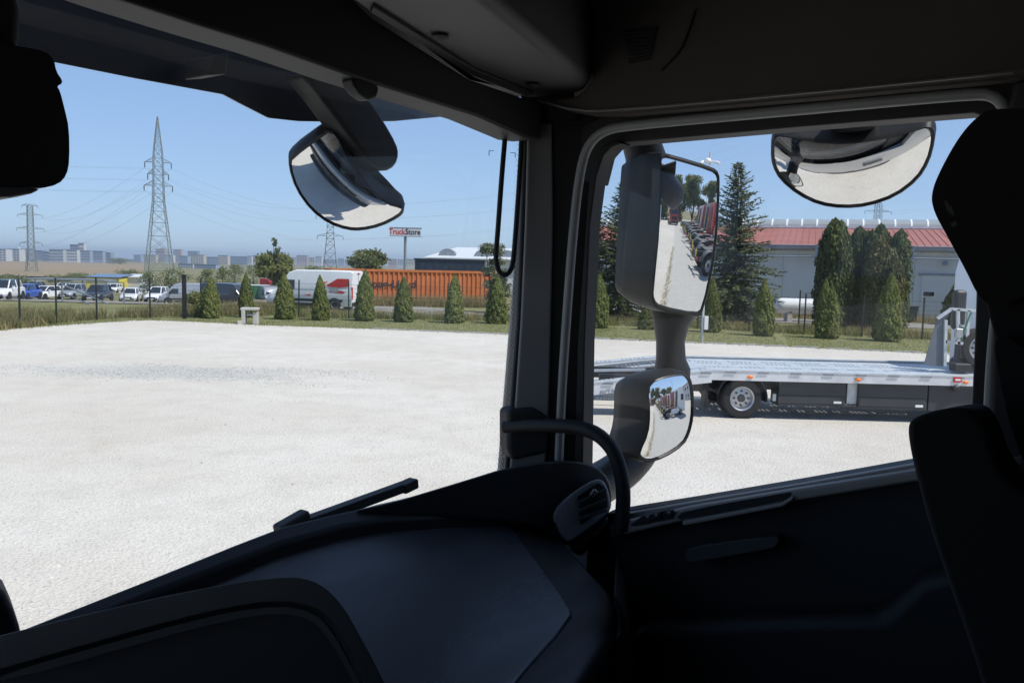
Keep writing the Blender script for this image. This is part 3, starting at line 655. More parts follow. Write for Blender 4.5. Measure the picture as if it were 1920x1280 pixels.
CARS = [  # px, base y, paint, kind, roof, heading (deg), label
    (10, 561, 'white_paint', 'suv', 'dark_paint', -80, 'white car with a dark roof at the left edge of the car park'),
    (46, 561, 'blue_paint', 'hatch', None, -82, 'bright blue hatchback, second from the left in the front row'),
    (87, 561, 'white_paint', 'hatch', None, -97, 'white saloon beside the bright blue hatchback'),
    (137, 560, 'silver', 'suv', None, -90, 'silver car behind the sloping gate rails'),
    (184, 564, 'dark_paint', 'suv', None, -84, 'dark car in the front row left of two white cars'),
    (246, 565, 'white_paint', 'hatch', None, -75, 'white car left of the white car with a wide grille'),
    (296, 566, 'white_paint', 'suv', None, -85, 'white car with a wide dark grille facing the fence'),
    (347, 560, 'dark_paint', 'hatch', None, 70, 'dark car behind the thick black post'),
    (375, 556, 'navy_paint', 'suv', None, -60, 'navy car between the black post and the first thuja'),
    (426, 553, 'white_paint', 'suv', None, -150, 'white car between the first two thujas'),
    (478, 562, 'lblue_paint', 'hatch', None, 200, 'pale blue car showing one wheel right of the narrow thuja'),
    (500, 556, 'navy_paint', 'hatch', None, -60, 'dark blue car in front of the grey van'),
    (215, 548, 'white_paint', 'hatch', None, -80, 'white car in the second row left of the two white cars'),
    (188, 546, 'white_paint', 'suv', None, -90, 'white roofed car in the second row behind the dark car'),
    (268, 547, 'silver', 'suv', None, -90, 'silver car in the second row behind the white pair'),
    (65, 547, 'grey_paint', 'hatch', None, -85, 'grey car in the second row behind the blue hatchback'),
    (120, 546, 'white_paint', 'hatch', None, -85, 'white car in the second row behind the silver car'),
    (318, 549, 'white_paint', 'suv', None, -95, 'white car in the second row under the pale van'),
    (455, 548, 'grey_paint', 'suv', None, 180, 'grey car in the second row behind the narrow thuja'),
    (1171, 592, 'white_paint', 'hatch', None, 178, 'white car on the service road left of the big mirror'),
    (1349, 592, 'dark_paint', 'hatch', None, -10, 'dark car under the large spruce'),
]
def car_spot(px, yb):                    # where the sightline meets the falling car park
    d = ray(px, yb); y = 40.0
    for _ in range(60):
        q = d * (y / d.y); z = float(land(q.x, y)); y = d.y * (z - EYE) / d.z * .5 + y * .5
    q = d * (y / d.y); return Vector((q.x, y, float(land(q.x, y)) + (.02 if q.x < -18 else .0)))
for (px, yb, paint, kind, roof, hd, lab) in CARS:
    c = make_car(paint, kind, roof); put(c, car_spot(px, yb), R(hd), lab, 'car', 'parked cars')

def make_van(paint='white_paint', graphics=False, name='panel_van'):
    root = empty(name); hw = 1.0
    st = [(2.95, .82, .32, .62, .7, .8), (2.88, .93, .28, .82, .9, .8), (2.6, .98, .26, 1.02, 1.12, .8), (2.15, 1.0, .26, 1.18, 1.3, .8)]
    MB().loft([ring(*s) for s in st] ).obj('bonnet', M[paint], root, smooth=45)
    def r2(x, zt, top=.86, zb=.26): return [Vector(p) for p in ((x, -hw * .92, zb), (x, -hw, zb + .12), (x, -hw, 1.1), (x, -hw * .97, 1.7 if zt > 1.8 else zt - .1), (x, -hw * top, zt - .06), (x, -hw * top * .92, zt), (x, hw * top * .92, zt), (x, hw * top, zt - .06), (x, hw * .97, 1.7 if zt > 1.8 else zt - .1), (x, hw, 1.1), (x, hw, zb + .12), (x, hw * .92, zb))]
    MB().loft([r2(2.14, 1.36, .9), r2(1.75, 1.95, .88), r2(1.4, 2.38, .87), r2(.9, 2.52, .86), r2(-1, 2.54, .86), r2(-2.75, 2.52, .86), r2(-2.9, 2.44, .84)]).obj('body', M[paint], root, smooth=35)
    MB().add([(2.175, -.78, 1.36), (2.175, .78, 1.36), (1.425, .70, 2.34), (1.425, -.70, 2.34)], [(0, 1, 2, 3)]).obj('windscreen', M['carglass'], root)
    for s in (-1, 1):
        MB().prism([(2.0, s * 1.0, 1.28), (.95, s * 1.004, 1.28), (.95, s * .975, 1.88), (1.55, s * .975, 1.88)], (0, s * .012, 0)).obj('side_window', M['carglass'], root)
        MB().prism([(2.9, s * .55, .95), (2.55, s * .95, 1.12), (2.62, s * .97, .9), (2.93, s * .6, .76)], (.03, 0, .01)).obj('headlight', M['white_lens'], root)
        MB().box((-2.9, s * .93, 1.12), (.06, .12, .75)).obj('tail_light', M['red_lens'], root)
        MB().box((1.75, s * 1.14, 1.42), (.16, .22, .36)).obj('wing_mirror', M['plastic'], root, bevel=.04)
        MB().box((-.2, s * 1.006, .62), (4.2, .02, .16)).obj('rub_strip', M['plastic'], root)
        MB().box((-.3, s * .99, .33), (3.2, .05, .2)).obj('sill', M['plastic'], root)
        MB().box((-.4, s * 1.002, 1.32), (3.3, .012, .02)).obj('body_crease', M['silver'], root)
        for x in (2.0, -1.75):
            MB().lathe([(.43, 0), (.43, .01)], c=(x, s * 1.0, .38), axis=(0, s, 0), n=20).obj('wheel_arch', M['plastic'], root); add_wheel(root, (x, s * .93, .36), .36, .22, s)
    MB().box((2.9, 0, .42), (.14, 1.7, .3)).obj('front_bumper', M['plastic'], root, bevel=.05); MB().box((-2.93, 0, .42), (.14, 1.9, .24)).obj('rear_bumper', M['plastic'], root, bevel=.03)
    MB().box((-2.905, 0, 1.42), (.012, .02, 2.0)).obj('door_gap', M['plastic'], root); MB().box((-2.91, .08, 1.2), (.03, .06, .22)).obj('door_handle', M['plastic'], root)
    MB().box((-2.91, -.3, .72), (.02, .5, .11)).obj('number_plate', M['white_paint'], root); MB().box((-2.92, 0, 2.36), (.05, .3, .06)).obj('brake_light', M['red_lens'], root)
    if graphics:
        for s in (1,):
            for k, (m, poly) in enumerate([('sign_red', [(-1.15, 1.55), (-1.95, 2.02), (-2.72, 2.02), (-2.72, 1.55), (-1.9, 1.42)]), ('sign_red', [(-1.2, 1.16), (-2.1, 1.28), (-2.5, 1.2), (-2.3, 1.08)]), ('orange_lens', [(-.75, 1.72), (-1.35, 1.86), (-1.0, 1.6)]), ('silver', [(-1.35, 1.42), (-1.9, 1.5), (-2.1, 1.2), (-1.6, 1.14)]), ('sign_red', [(.35, .95), (-.2, 1.0), (-.1, .9)])]):
                MB().prism([(x, s * (1.004 + .002 * k), z) for x, z in poly], (0, s * .004, 0)).obj('printed_graphic', M[m], root)
    return root
WV = make_van('white_paint', True); WV.location = car_spot(592, 579); WV.rotation_euler = (0, 0, R(167)); WV.scale = (.94, .94, .92); tag(WV, 'large white panel van with red graphics parked behind the fence', 'van')
# which flank faces the camera: heading 167 deg looks left; its left side (+y) faces us
v2 = make_van('silver'); put(v2, car_spot(503, 568), R(-60), 'silver van parked nose-on left of the large white van', 'van'); v2.scale = (.9, .9, .78)
v3 = copy_tree(v2); put(v3, on_land(352, 74, .05), R(-160), 'pale van with a smooth roof behind the dark cars', 'van'); v3.scale = (.82, .82, .72)
v4 = make_van('white_paint'); put(v4, on_land(395, 86, .05), R(175), 'long white van behind the pale van', 'van'); v4.scale = (1.0, .9, .82)
v5 = make_van('dark_paint'); put(v5, on_land(428, 72, .05), R(-15), 'dark grey van between the first two thujas', 'van'); v5.scale = (.75, .85, .74)

def make_tractor(paint, cabh=3.75, deflector=True):
    """tractor unit: rear end at x=0, nose towards +x"""
    r = empty('tractor_unit')
    for s in (-1, 1):
        MB().box((2.3, s * .42, .92), (4.6, .09, .26)).obj('frame_rail', M['chassis'], r)
        add_wheel(r, (1.05, s * .92, .5), .5, .52, s); add_wheel(r, (4.7, s * 1.02, .5), .5, .32, s)
        mb = MB(); arc = [(1.05 + .66 * math.cos(a), .5 + .66 * math.sin(a)) for a in np.linspace(R(15), R(165), 9)]
        mb.loft([[Vector((x, s * .62, z)), Vector((x, s * 1.25, z)), Vector((x * .999 + .001, s * 1.25, z + .03)), Vector((x, s * .62, z + .03))] for x, z in arc]).obj('mudguard', M['boxgrey'], r, smooth=50)
        MB().box((.02, s * .98, .78), (.08, .34, .16)).obj('rear_lamp', M['red_lens'], r, bevel=.02)
        MB().box((3.0, s * 1.0, .72), (1.5, .42, .62)).obj('fuel_tank', M['galv'], r, bevel=.08, seg=3)
        MB().box((2.75, s * 1.23, .75), (2.0, .03, .7)).obj('side_skirt', M[paint], r, bevel=.01)
        MB().box((4.75, s * 1.38, 2.35), (.14, .24, .75)).obj('door_mirror', M['plastic'], r, bevel=.04)
        MB().box((4.85, s * 1.235, 2.35), (.95, .02, .8)).obj('door_window', M['carglass'], r)
        MB().box((5.93, s * .95, .8), (.1, .4, .22)).obj('headlight', M['white_lens'], r, bevel=.03)
        MB().box((.0, s * .6, .98), (.08, .14, .34)).obj('hazard_marker', M['yellow'], r)
    MB().box((1.25, 0, 1.12), (1.0, .95, .1)).obj('fifth_wheel', M['chassis'], r, bevel=.03); MB().box((.03, 0, .75), (.1, 2.1, .14)).obj('rear_beam', M['chassis'], r)
    MB().box((.04, 0, .95), (.06, .84, .22)).obj('cross_member', M['chassis'], r); MB().box((2.3, 0, 1.12), (.9, .8, .18)).obj('catwalk', M['chassis'], r)
    prof = [(3.75, 1.05), (5.95, .35), (6.0, .45), (6.02, 1.5), (5.95, 2.0), (5.72, 3.0), (5.2, cabh - .15), (4.4, cabh), (3.72, cabh), (3.7, 1.1)]
    MB().prism([(x, -1.22, z) for x, z in prof], (0, 2.44, 0)).obj('cab', M[paint], r, bevel=.07, seg=3)
    MB().add([(6.0, -1.08, 1.92), (6.0, 1.08, 1.92), (5.76, 1.04, 2.9), (5.76, -1.04, 2.9)], [(0, 1, 2, 3)]).obj('windscreen', M['carglass'], r, loc=(.012, 0, 0))
    MB().box((6.02, 0, 1.2), (.05, 1.7, .6)).obj('grille', M['plastic'], r, bevel=.01); MB().box((6.0, 0, .5), (.16, 2.4, .34)).obj('bumper', M['boxgrey'], r, bevel=.05)
    MB().box((3.68, 0, 2.3), (.04, 1.0, 2.2)).obj('rear_panel', M['boxgrey'] if paint != 'red_paint' else M['red_dark'], r, bevel=.01); MB().tube([(3.6, -.8, 1.1), (3.6, -.8, 2.3), (3.55, -.4, 2.5), (3.2, 0, 1.3)], .03, 6).obj('air_hose', M['yellow'], r)
    return r
red_lorry = make_tractor('red_paint'); put(red_lorry, on_land(455, 128, .0), R(-15), 'red lorry cab whose roof shows above the parked vans', 'lorry'); red_lorry.location.z -= .85
rl2 = copy_tree(red_lorry); put(rl2, on_land(600, 140, .0), R(170), 'red lorry cab whose roof shows above the large white van', 'lorry'); rl2.location.z = red_lorry.location.z - .1
gb = empty('green_skip', on_land(478, 96), .2, 'green box body behind the pale blue car', 'skip'); MB().box((0, 0, 1.0), (3.0, 2.0, 2.0)).obj('body', M['green_paint'], gb, bevel=.03); MB().box((0, 0, 2.03), (3.1, 2.1, .08)).obj('rim', M['white_paint'], gb); 
for s in (-1, 0, 1): MB().box((s * .9, -1.03, 1.0), (.1, .06, 1.9)).obj('rib', M['green_paint'], gb)

# ------------------------------------------------------------------ orange container with its lettering
p0, p1 = gnd(605, 568.5), gnd(916, 569.5); ctr = (p0 + p1) / 2; dv = (p1 - p0); ang = math.atan2(dv.y, dv.x)
con = empty('shipping_container', (ctr.x, ctr.y + 1.22, 0), ang, 'long orange shipping container with dark lettering behind the fence', 'container')
CL, CW, CH = dv.length, 2.44, 2.38
def corrugated(L_, H_, n, dep):
    pts = []; st = L_ / n
    for i in range(n): x = -L_ / 2 + i * st; pts += [(x, 0), (x + st * .30, 0), (x + st * .48, dep), (x + st * .80, dep)]
    pts.append((L_ / 2, 0)); V = [(x, y, z) for x, y in pts for z in (.16, H_ - .14)]; F = [(2 * i, 2 * i + 2, 2 * i + 3, 2 * i + 1) for i in range(len(pts) - 1)]; return V, F
V, F = corrugated(CL - .3, CH, 34, .09); MB().add(V, F).obj('side_panel', M['container'], con, loc=(0, -CW / 2 + .01, 0))
V, F = corrugated(CL - .3, CH, 34, -.09); MB().add(V, F).obj('side_panel', M['container'], con, loc=(0, CW / 2 - .01, 0))
for z in (.08, CH - .07):
    for s in (-1, 1): MB().box((0, s * (CW / 2 - .05), z), (CL, .12, .15)).obj('rail', M['container'], con)
for x in (-1, 1):
    for s in (-1, 1): MB().box((x * (CL / 2 - .08), s * (CW / 2 - .05), CH / 2), (.17, .14, CH - .3)).obj('corner_post', M['container'], con)
    MB().box((x * (CL / 2 - .06), 0, CH / 2), (.05, CW - .24, CH - .3)).obj('end_wall', M['container'], con)
MB().box((0, 0, CH - .05), (CL - .2, CW - .15, .04)).obj('roof', M['container'], con); MB().box((0, 0, .1), (CL - .2, CW - .15, .05)).obj('floor', M['chassis'], con)
tx = far(717, 533, ctr.y) ; loc = tx.x - ctr.x
text('lettering', 'Hapag-Lloyd', .74, M['lettering'], con, frame_matrix((loc / math.cos(ang), -CW / 2 - .012, far(724, 533, ctr.y - 1.2).z), (1, 0, 0), (0, 0, 1)), .004, sx=1.12, bold=.02)

# navy box and pale-roofed building behind it, sign
p = on_land(843, 88); nb = empty('navy_cabin', (p.x, 88, p.z), 0, 'dark navy flat-roofed cabin behind the orange container', 'cabin'); w = (908 - 778) / FOC * 88; h = far(843, 487.5, 88).z - p.z
MB().box((0, 1.5, h / 2), (w, 3, h)).obj('wall', M['container_dk'], nb); MB().box((0, 1.5, h + .04), (w + .2, 3.2, .14)).obj('roof', M['container_dk'], nb)
for i in range(9): MB().box((-w / 2 + (i + .5) * w / 9, -.02, h / 2), (.06, .05, h - .1)).obj('rib', M['container_dk'], nb)
p = on_land(880, 125); hb = empty('long_hall', (p.x, 125, p.z), 0, 'long hall with a pale metal roof and curved vents behind the navy cabin', 'building')
x0, x1 = (800 - 880) / FOC * 125, (1100 - 880) / FOC * 125; ze = far(880, 486, 125).z - p.z; zr = far(880, 464, 140).z - p.z
MB().box(((x0 + x1) / 2, 8, ze / 2), (x1 - x0, 15.4, ze)).obj('wall', M['wall_white'], hb)
MB().prism([(x0 - .4, -.5, ze), (x0 + 3.5, 15, zr), (x0 + 3.5, 15.3, zr), (x0 - .4, -.5, ze + .15)], (x1 - x0, 0, 0)).obj('roof', M['pale_roof'], hb)
for px in (838, 905, 950):
    q = far(px, 480, 127); MB().prism([(q.x - p.x + 1.35 * math.cos(a), 2.2, ze + .35 + 1.2 * math.sin(a)) for a in np.linspace(0, math.pi, 13)], (0, 4, 0)).obj('roof_vent', M['galv2'], hb, smooth=40)
MB().tube([((898 - 880) / FOC * 125, 3, ze), ((898 - 880) / FOC * 125, 3, ze + 2.4)], .07, 6).obj('chimney_pipe', M['steel'], hb)
p = on_land(759, 180); sg = empty('pole_sign', (p.x, 180, p.z), 0, 'white roadside sign board on a tall single pole', 'sign'); zt = far(759, 427, 180).z - p.z; zb_ = far(759, 443, 180).z - p.z; w = 59 / FOC * 180
MB().tube([(0, .3, 0), (0, .3, zt - .3)], .3, 12).obj('pole', M['galv2'], sg, smooth=60); MB().box((.1, 0, (zt + zb_) / 2), (w, .35, zt - zb_)).obj('board', M['sign_white'], sg, bevel=.04)
for z in (zt, zb_): MB().box((.1, -.02, z), (w + .15, .45, .12)).obj('frame', M['galv2'], sg)
text('lettering', 'Truck', 1.75, M['sign_red'], sg, frame_matrix((.02, -.2, (zt + zb_) / 2), (1, 0, 0), (0, 0, 1)), .01, 'RIGHT', .84, .022)
text('lettering', 'Store', 1.75, M['lettering'], sg, frame_matrix((.05, -.2, (zt + zb_) / 2), (1, 0, 0), (0, 0, 1)), .01, 'LEFT', .84, .022)

# ------------------------------------------------------------------ pylons and cables
def pylon(px, Y, H, base, waist, wz, arms, peak, m, label, rot=.4, lw=.16):
    p = on_land(px, Y); r = empty('power_pylon', p, rot, label, 'pylon', 'lattice power pylons')
    legs, br = MB(), MB()
    def hw(z):
        if z < wz: return base + (waist - base) * (z / wz)
        if z < peak: return waist + (waist * .82 - waist) * (z - wz) / (peak - wz)
        return waist * .82 * (1 - (z - peak) / (H - peak)) + .05
    zs = [0]; z = 0
    while z < H - .5:
        z += max(1.1, hw(z) * (1.55 if z < wz else 1.9)); zs.append(min(z, H))
    for sx, sy in ((-1, -1), (1, -1), (1, 1), (-1, 1)):
        for a, b in zip(zs, zs[1:]): legs.bar((sx * hw(a), sy * hw(a), a), (sx * hw(b), sy * hw(b), b), lw * (1 if a < wz else .7))
    cs = [(-1, -1), (1, -1), (1, 1), (-1, 1)]
    for a, b in zip(zs, zs[1:]):
        for i in range(4):
            (x0, y0), (x1, y1) = cs[i], cs[(i + 1) % 4]
            br.bar((x0 * hw(a), y0 * hw(a), a), (x1 * hw(b), y1 * hw(b), b), lw * .45); br.bar((x1 * hw(a), y1 * hw(a), a), (x0 * hw(b), y0 * hw(b), b), lw * .45)
            br.bar((x0 * hw(b), y0 * hw(b), b), (x1 * hw(b), y1 * hw(b), b), lw * .45)
    legs.obj('legs', m, r); br.obj('bracing', m, r); tips = []
    for z, ln in arms:
        for s in (-1, 1):
            mb = MB(); e = Vector((s * ln, 0, z)); w0 = hw(z)
            for sy in (-1, 1):
                mb.bar((s * w0, sy * w0, z), e, lw * .5); mb.bar((s * w0, sy * w0, z + 1.0), e, lw * .45)
                for f in (.35, .7): mb.bar(Vector((s * w0, sy * w0, z)).lerp(e, f), Vector((s * w0, sy * w0, z + 1.0)).lerp(e, f), lw * .35)
            mb.obj('cross_arm', m, r)
            ins = MB().lathe([(.09, 0), (.14, -.2), (.08, -.3), (.14, -.6), (.08, -.7), (.14, -1.0), (.05, -1.3)], c=e, n=7).obj('insulator', M['steel_dark'], r, smooth=60)
            tips.append(p + Matrix.Rotation(rot, 3, 'Z') @ (e + Vector((0, 0, -1.3))))
    tips.append(p + Vector((0, 0, H))); return tips
big = pylon(299, 190, 40.2, 3.3, 1.15, 21, [(24.4, 3.0), (27.0, 2.2), (29.6, 2.8)], 31, M['steel'], 'tallest near lattice pylon left of the windscreen mirror', .25)
lft = pylon(59, 430, 35.0, 2.6, 1.5, 12, [(15.0, 5.2), (22.5, 6.2), (29.5, 5.6), (34.2, 3.6)], 34, M['steel'], 'stout lattice pylon at the far left of the windscreen', .35, .3)
thd = pylon(619, 330, 38, 3.1, 1.3, 20, [(19.2, 5.0), (27, 5.5), (32, 4.5)], 33, M['steel_dark'], 'dark lattice pylon below the windscreen mirror', .2, .22)
rgt = pylon(1640, 420, 48, 3.1, 1.6, 20, [(34.5, 5.5), (41, 7.0)], 44, M['steel'], 'small far lattice pylon above the warehouse skylight', .1, .22)
def cable(a, b, sag, label, rad=.013):
    pts = [a.lerp(b, t) + Vector((0, 0, -4 * sag * t * (1 - t))) for t in np.linspace(0, 1, 25)]
    d = max(((a + b) / 2).length, 150); o = MB().tube(pts, [max(.009, rad * q.length / 200) for q in pts], 4).obj('power_cable', M['cable'], None, smooth=180); tag(o, label, 'cable', 'power cables')
NM = ['lowest left', 'lowest right', 'middle left', 'middle right', 'upper left', 'upper right']
for i in range(6): cable(big[i], lft[i], 5, f'cable from {NM[i]} arm of the tall near pylon to the far left pylon')
for i in range(6): cable(big[i], thd[i], 4, f'sagging cable from the {NM[i]} arm of the tall near pylon to the dark pylon')
for i in range(6): cable(thd[i], far(1400, 340 - 18 * i, 520), 9, f'cable running right from the {NM[i]} arm of the dark pylon')
for i in range(4): cable(rgt[i], far(2500, 300 - 25 * i, 600), 8, f'cable running right from the {NM[i]} arm of the small far pylon')
for i in range(6): cable(big[i], Vector((-260, 100, 30 + 2.4 * (i // 2))) + Vector((0, (i % 2) * 12, 0)), 6, f'cable leaving left from the {NM[i]} arm of the tall near pylon')

# ------------------------------------------------------------------ far town
def block(px0, px1, yt, yb, Y, col, label, rows=0, cols=0, roofbox=0):
    p = on_land((px0 + px1) / 2, Y); zt = far((px0 + px1) / 2, yt, Y).z; h = zt - p.z; w = (px1 - px0) / FOC * Y; dpt = min(w, 16)
    key = 'far_%d_%d_%d' % tuple(int(c * 100) for c in col)
    if key not in M: M[key] = mat(key, col, .8, var=.06, scale=.03)
    r = empty('apartment_block', p, 0, label, 'building', 'far town blocks'); MB().box((0, dpt / 2, h / 2), (w, dpt, h)).obj('wall', M[key], r)
    MB().box((0, dpt / 2, h + .3), (w * 1.02, dpt + 1, .6)).obj('roof', M['galv2'], r)
    if roofbox: MB().box((w * .1, dpt / 2, h + 1.9), (w * .3, dpt * .5, 2.6)).obj('roof_house', M[key], r)
    if 'far_win' not in M: M['far_win'] = mat('far_windows', (.09, .12, .16), .25, var=.2, scale=.1)
    zb = max(0, far((px0 + px1) / 2, yb, Y).z - p.z); mb = MB()
    for i in range(rows):
        z = zb + (h - zb) * (i + .62) / rows
        for j in range(cols):
            x = -w / 2 + w * (j + .5) / cols; mb.box((x, -.08, z), (w / cols * .72, .3, (h - zb) / rows * .42))
    if rows: o = mb.obj('window_rows', M['far_win'], r); o['kind'] = 'stuff'
    return r
WH, GB, CR, PK, BL, LG = (.55, .55, .54), (.25, .29, .35), (.55, .47, .33), (.45, .33, .29), (.30, .35, .42), (.42, .44, .46)
T = [(-14, 12, 467, 494, 1250, WH, 'white block at the left edge of the town', 5, 4, 0), (15, 37, 467, 493, 1280, WH, 'white block just left of the far left pylon', 5, 4, 1), (37, 55, 467, 489, 1400, GB, 'grey-blue block behind the far left pylon', 4, 4, 0),
     (66, 80, 470, 487, 1400, BL, 'bluish block right of the far left pylon', 4, 3, 0), (80, 93, 472, 489, 1380, GB, 'small grey block beside the long office row', 3, 3, 0), (93, 119, 468, 490, 1300, LG, 'first block of the long office row', 4, 6, 0), (119, 145, 468, 490, 1310, WH, 'white second block of the long office row', 4, 6, 0),
     (145, 169, 470, 489, 1320, BL, 'bluish third block of the long office row', 4, 6, 0), (169, 193, 471, 488, 1330, BL, 'fourth block of the long office row', 4, 6, 0), (193, 208, 474, 488, 1340, GB, 'last small block of the long office row', 3, 3, 0), (132, 149, 459, 470, 1450, GB, 'grey tower top behind the long office row', 2, 3, 0), (148, 158, 456, 470, 1440, WH, 'white tower top behind the long office row', 2, 2, 0),
     (251, 264, 478, 492, 2000, BL, 'low bluish block at the start of the right-hand town', 4, 4, 0), (264, 292, 478, 492, 2050, CR, 'cream block left of the tall reddish tower', 4, 6, 0), (292, 309, 467, 490, 2200, PK, 'tall reddish tower behind the near pylon', 8, 4, 1), (309, 324, 478, 492, 2000, WH, 'white block right of the reddish tower', 4, 3, 0), (325, 340, 468, 490, 2300, PK, 'second tall reddish tower behind the near pylon', 8, 4, 0),
     (336, 352, 480, 496, 1700, BL, 'bluish block below the second reddish tower', 4, 4, 0), (352, 371, 471, 482, 2200, GB, 'dark flat-topped tower above the cream block', 3, 4, 0), (357, 382, 478, 496, 1750, CR, 'cream and yellow block below the dark tower', 5, 5, 0), (385, 409, 482, 498, 1800, BL, 'blue-grey block right of the cream block', 4, 5, 0), (409, 427, 479, 496, 1750, (.55, .46, .36), 'pale peach block left of the wide grey block', 5, 4, 0),
     (428, 464, 481, 498, 1900, GB, 'wide grey block right of the peach block', 5, 8, 0), (464, 472, 480, 494, 1800, WH, 'slim white block left of the sapling bush', 5, 2, 0), (473, 482, 479, 494, 1850, PK, 'slim reddish block left of the sapling bush', 5, 2, 0), (334, 362, 495, 505, 900, WH, 'low white buildings below the cream block', 2, 6, 0), (364, 405, 496, 506, 880, BL, 'low blue-grey buildings below the town', 2, 8, 0),
     (545, 556, 483, 492, 2300, WH, 'white block right of the sapling bush', 4, 3, 0), (556, 576, 479, 492, 2300, PK, 'reddish block right of the sapling bush', 4, 4, 0), (577, 590, 483, 492, 2350, CR, 'cream block left of the dark pylon', 4, 3, 0), (591, 603, 481, 493, 2300, WH, 'white block beside the dark pylon', 4, 3, 0), (633, 645, 485, 494, 2400, BL, 'bluish block right of the dark pylon', 3, 3, 0), (728, 744, 486, 497, 2000, PK, 'reddish block left of the sign pole', 4, 4, 0), (745, 757, 487, 497, 2050, WH, 'white block at the foot of the sign pole', 4, 3, 0), (761, 778, 486, 497, 2000, CR, 'cream block right of the sign pole', 4, 4, 0), (500, 540, 486, 496, 2100, BL, 'wide bluish block behind the sapling bush', 3, 8, 0), (215, 250, 487, 494, 2300, GB, 'low grey block between the two parts of the town', 2, 6, 0), (604, 632, 487, 495, 2500, LG, 'low grey block behind the dark pylon legs', 2, 6, 0), (646, 700, 489, 497, 2500, BL, 'long low block behind the round tree', 2, 10, 0)]
for a in T: block(*a)
ys = empty('yellow_shed', on_land(192, 225), 0, 'low yellow shed with a blue panelled roof below the brown field', 'shed'); p = on_land(192, 225)
def zz(y, Y): return far(205, y, Y).z - p.z
w = 62 / FOC * 225; MB().box((0, 4, zz(521, 225) / 2), (w, 8, zz(521, 225))).obj('wall', M['yellow'], ys); MB().prism([(-w / 2 - .3, -.5, zz(520.5, 225)), (-w / 2 - .3, 8, zz(518, 225) + .35), (-w / 2 - .3, 8, zz(518, 225) + .5), (-w / 2 - .3, -.5, zz(520.5, 225) + .15)], (w + .6, 0, 0)).obj('roof', M['navy_paint'], ys)
MB().box((w * .28, -.06, zz(521, 225) * .45), (w * .3, .1, zz(521, 225) * .7)).obj('door', M['white_paint'], ys)
gs = empty('grey_shed', on_land(245, 230), 0, 'grey metal shed right of the yellow shed', 'shed'); w = 40 / FOC * 230; hh = zz(516, 230); MB().box((0, 4, hh * .45), (w, 8, hh * .9)).obj('wall', M['wall'], gs); MB().prism([(-w / 2 - .3, -.5, hh * .88), (-w / 2 - .3, 8, hh * 1.05), (-w / 2 - .3, 8, hh * 1.05 + .2), (-w / 2 - .3, -.5, hh * .88 + .2)], (w + .6, 0, 0)).obj('roof', M['pale_roof'], gs)
fl = empty('flat_canopy', on_land(120, 140), 0, 'long flat grey roof above the parked cars', 'canopy'); w = 150 / FOC * 140; hh = far(120, 524, 140).z - on_land(120, 140).z; MB().box((0, 2, hh), (w, 4, .25)).obj('roof', M['galv2'], fl)
for x in (-.45, -.15, .15, .45): MB().box((x * w, 2, hh / 2), (.15, .15, hh)).obj('post', M['galv2'], fl)

# ------------------------------------------------------------------ warehouse
WR = R(-20); WF = Vector((math.cos(WR), math.sin(WR), 0)); WD = Vector((-math.sin(WR), math.cos(WR), 0)); WP = far(1600, 500, 54.5); WP.z = 0
def fac(px, py, off=0.0):                # a sightline meets the facade (or a plane behind it): local x, absolute z
    d = ray(px, py); base = WP + WD * off; t = base.dot(WD) / (d.x * WD.x + d.y * WD.y); q = Vector((d.x * t, d.y * t, 0)) - base
    return q.dot(WF), EYE + d.z * t
wh = empty('warehouse', WP, WR, 'white warehouse with red metal roof and glazed ridge behind the fence', 'warehouse'); ox = 0
xl, xr = fac(1030, 500)[0], fac(1990, 500)[0]; ze = fac(1600, 465)[1]; W_ = xr - xl
MB().box(((xl + xr) / 2, 8, ze / 2 - .1), (W_, 16, ze)).obj('wall', M['wall'], wh)
RY = 9.0; rz = fac(1600, 431, RY)[1]
MB().prism([(xl - .3, -.6, ze - .02), (xl - .3, RY, rz - .02), (xl - .3, RY, rz + .1), (xl - .3, -.6, ze + .1)], (W_ + .6, 0, 0)).obj('roof', M['roof_red'], wh)
MB().prism([(xl - .3, RY + 3, rz), (xl - .3, 17, ze), (xl - .3, 17, ze + .1), (xl - .3, RY + 3, rz + .1)], (W_ + .6, 0, 0)).obj('roof', M['roof_red'], wh)
seam = MB().prism([(-.02, -.6, ze + .1), (-.02, RY, rz + .1), (-.02, RY, rz + .14), (-.02, -.6, ze + .14)], (.04, 0, 0)).mesh('roof_seam'); fix_normals(seam); seam.materials.append(M['roof_red'])
x = xl
while x < xr:
    o = bpy.data.objects.new('roof_seam', seam); COL.objects.link(o); o.parent = wh; o.location = (x, 0, 0); x += .44
MB().box(((xl + xr) / 2, -.64, ze - .04), (W_ + .6, .14, .14)).obj('gutter', M['galv2'], wh); MB().box(((xl + xr) / 2, -.02, ze - .3), (W_, .05, .16)).obj('fascia', M['white_frame'], wh)
# ridge skylight: one curved pane after the other between white ribs
sx0, sx1 = xl + 1, fac(1771, 430, RY)[0]; sh = fac(1600, 411.5, RY + 1)[1] - rz - .1
arc = [(RY + 1.5 + 1.6 * -math.cos(a), rz + .12 + sh * math.sin(a) ** .8) for a in np.linspace(R(4), R(176), 14)]
npan = int((sx1 - sx0) / 1.06); pw = (sx1 - sx0) / npan
pane = MB().loft([[Vector((.06, y, z)), Vector((pw - .06, y, z)), Vector((pw - .06, y * .998 + .02, z - .04)), Vector((.06, y * .998 + .02, z - .04))] for y, z in arc]).mesh('skylight_pane'); fix_normals(pane); pane.materials.append(M['skyglass'])
rib = MB().loft([[Vector((-.06, y, z + .03)), Vector((.06, y, z + .03)), Vector((.06, y, z - .05)), Vector((-.06, y, z - .05))] for y, z in arc]).mesh('skylight_rib'); fix_normals(rib); rib.materials.append(M['white_frame'])
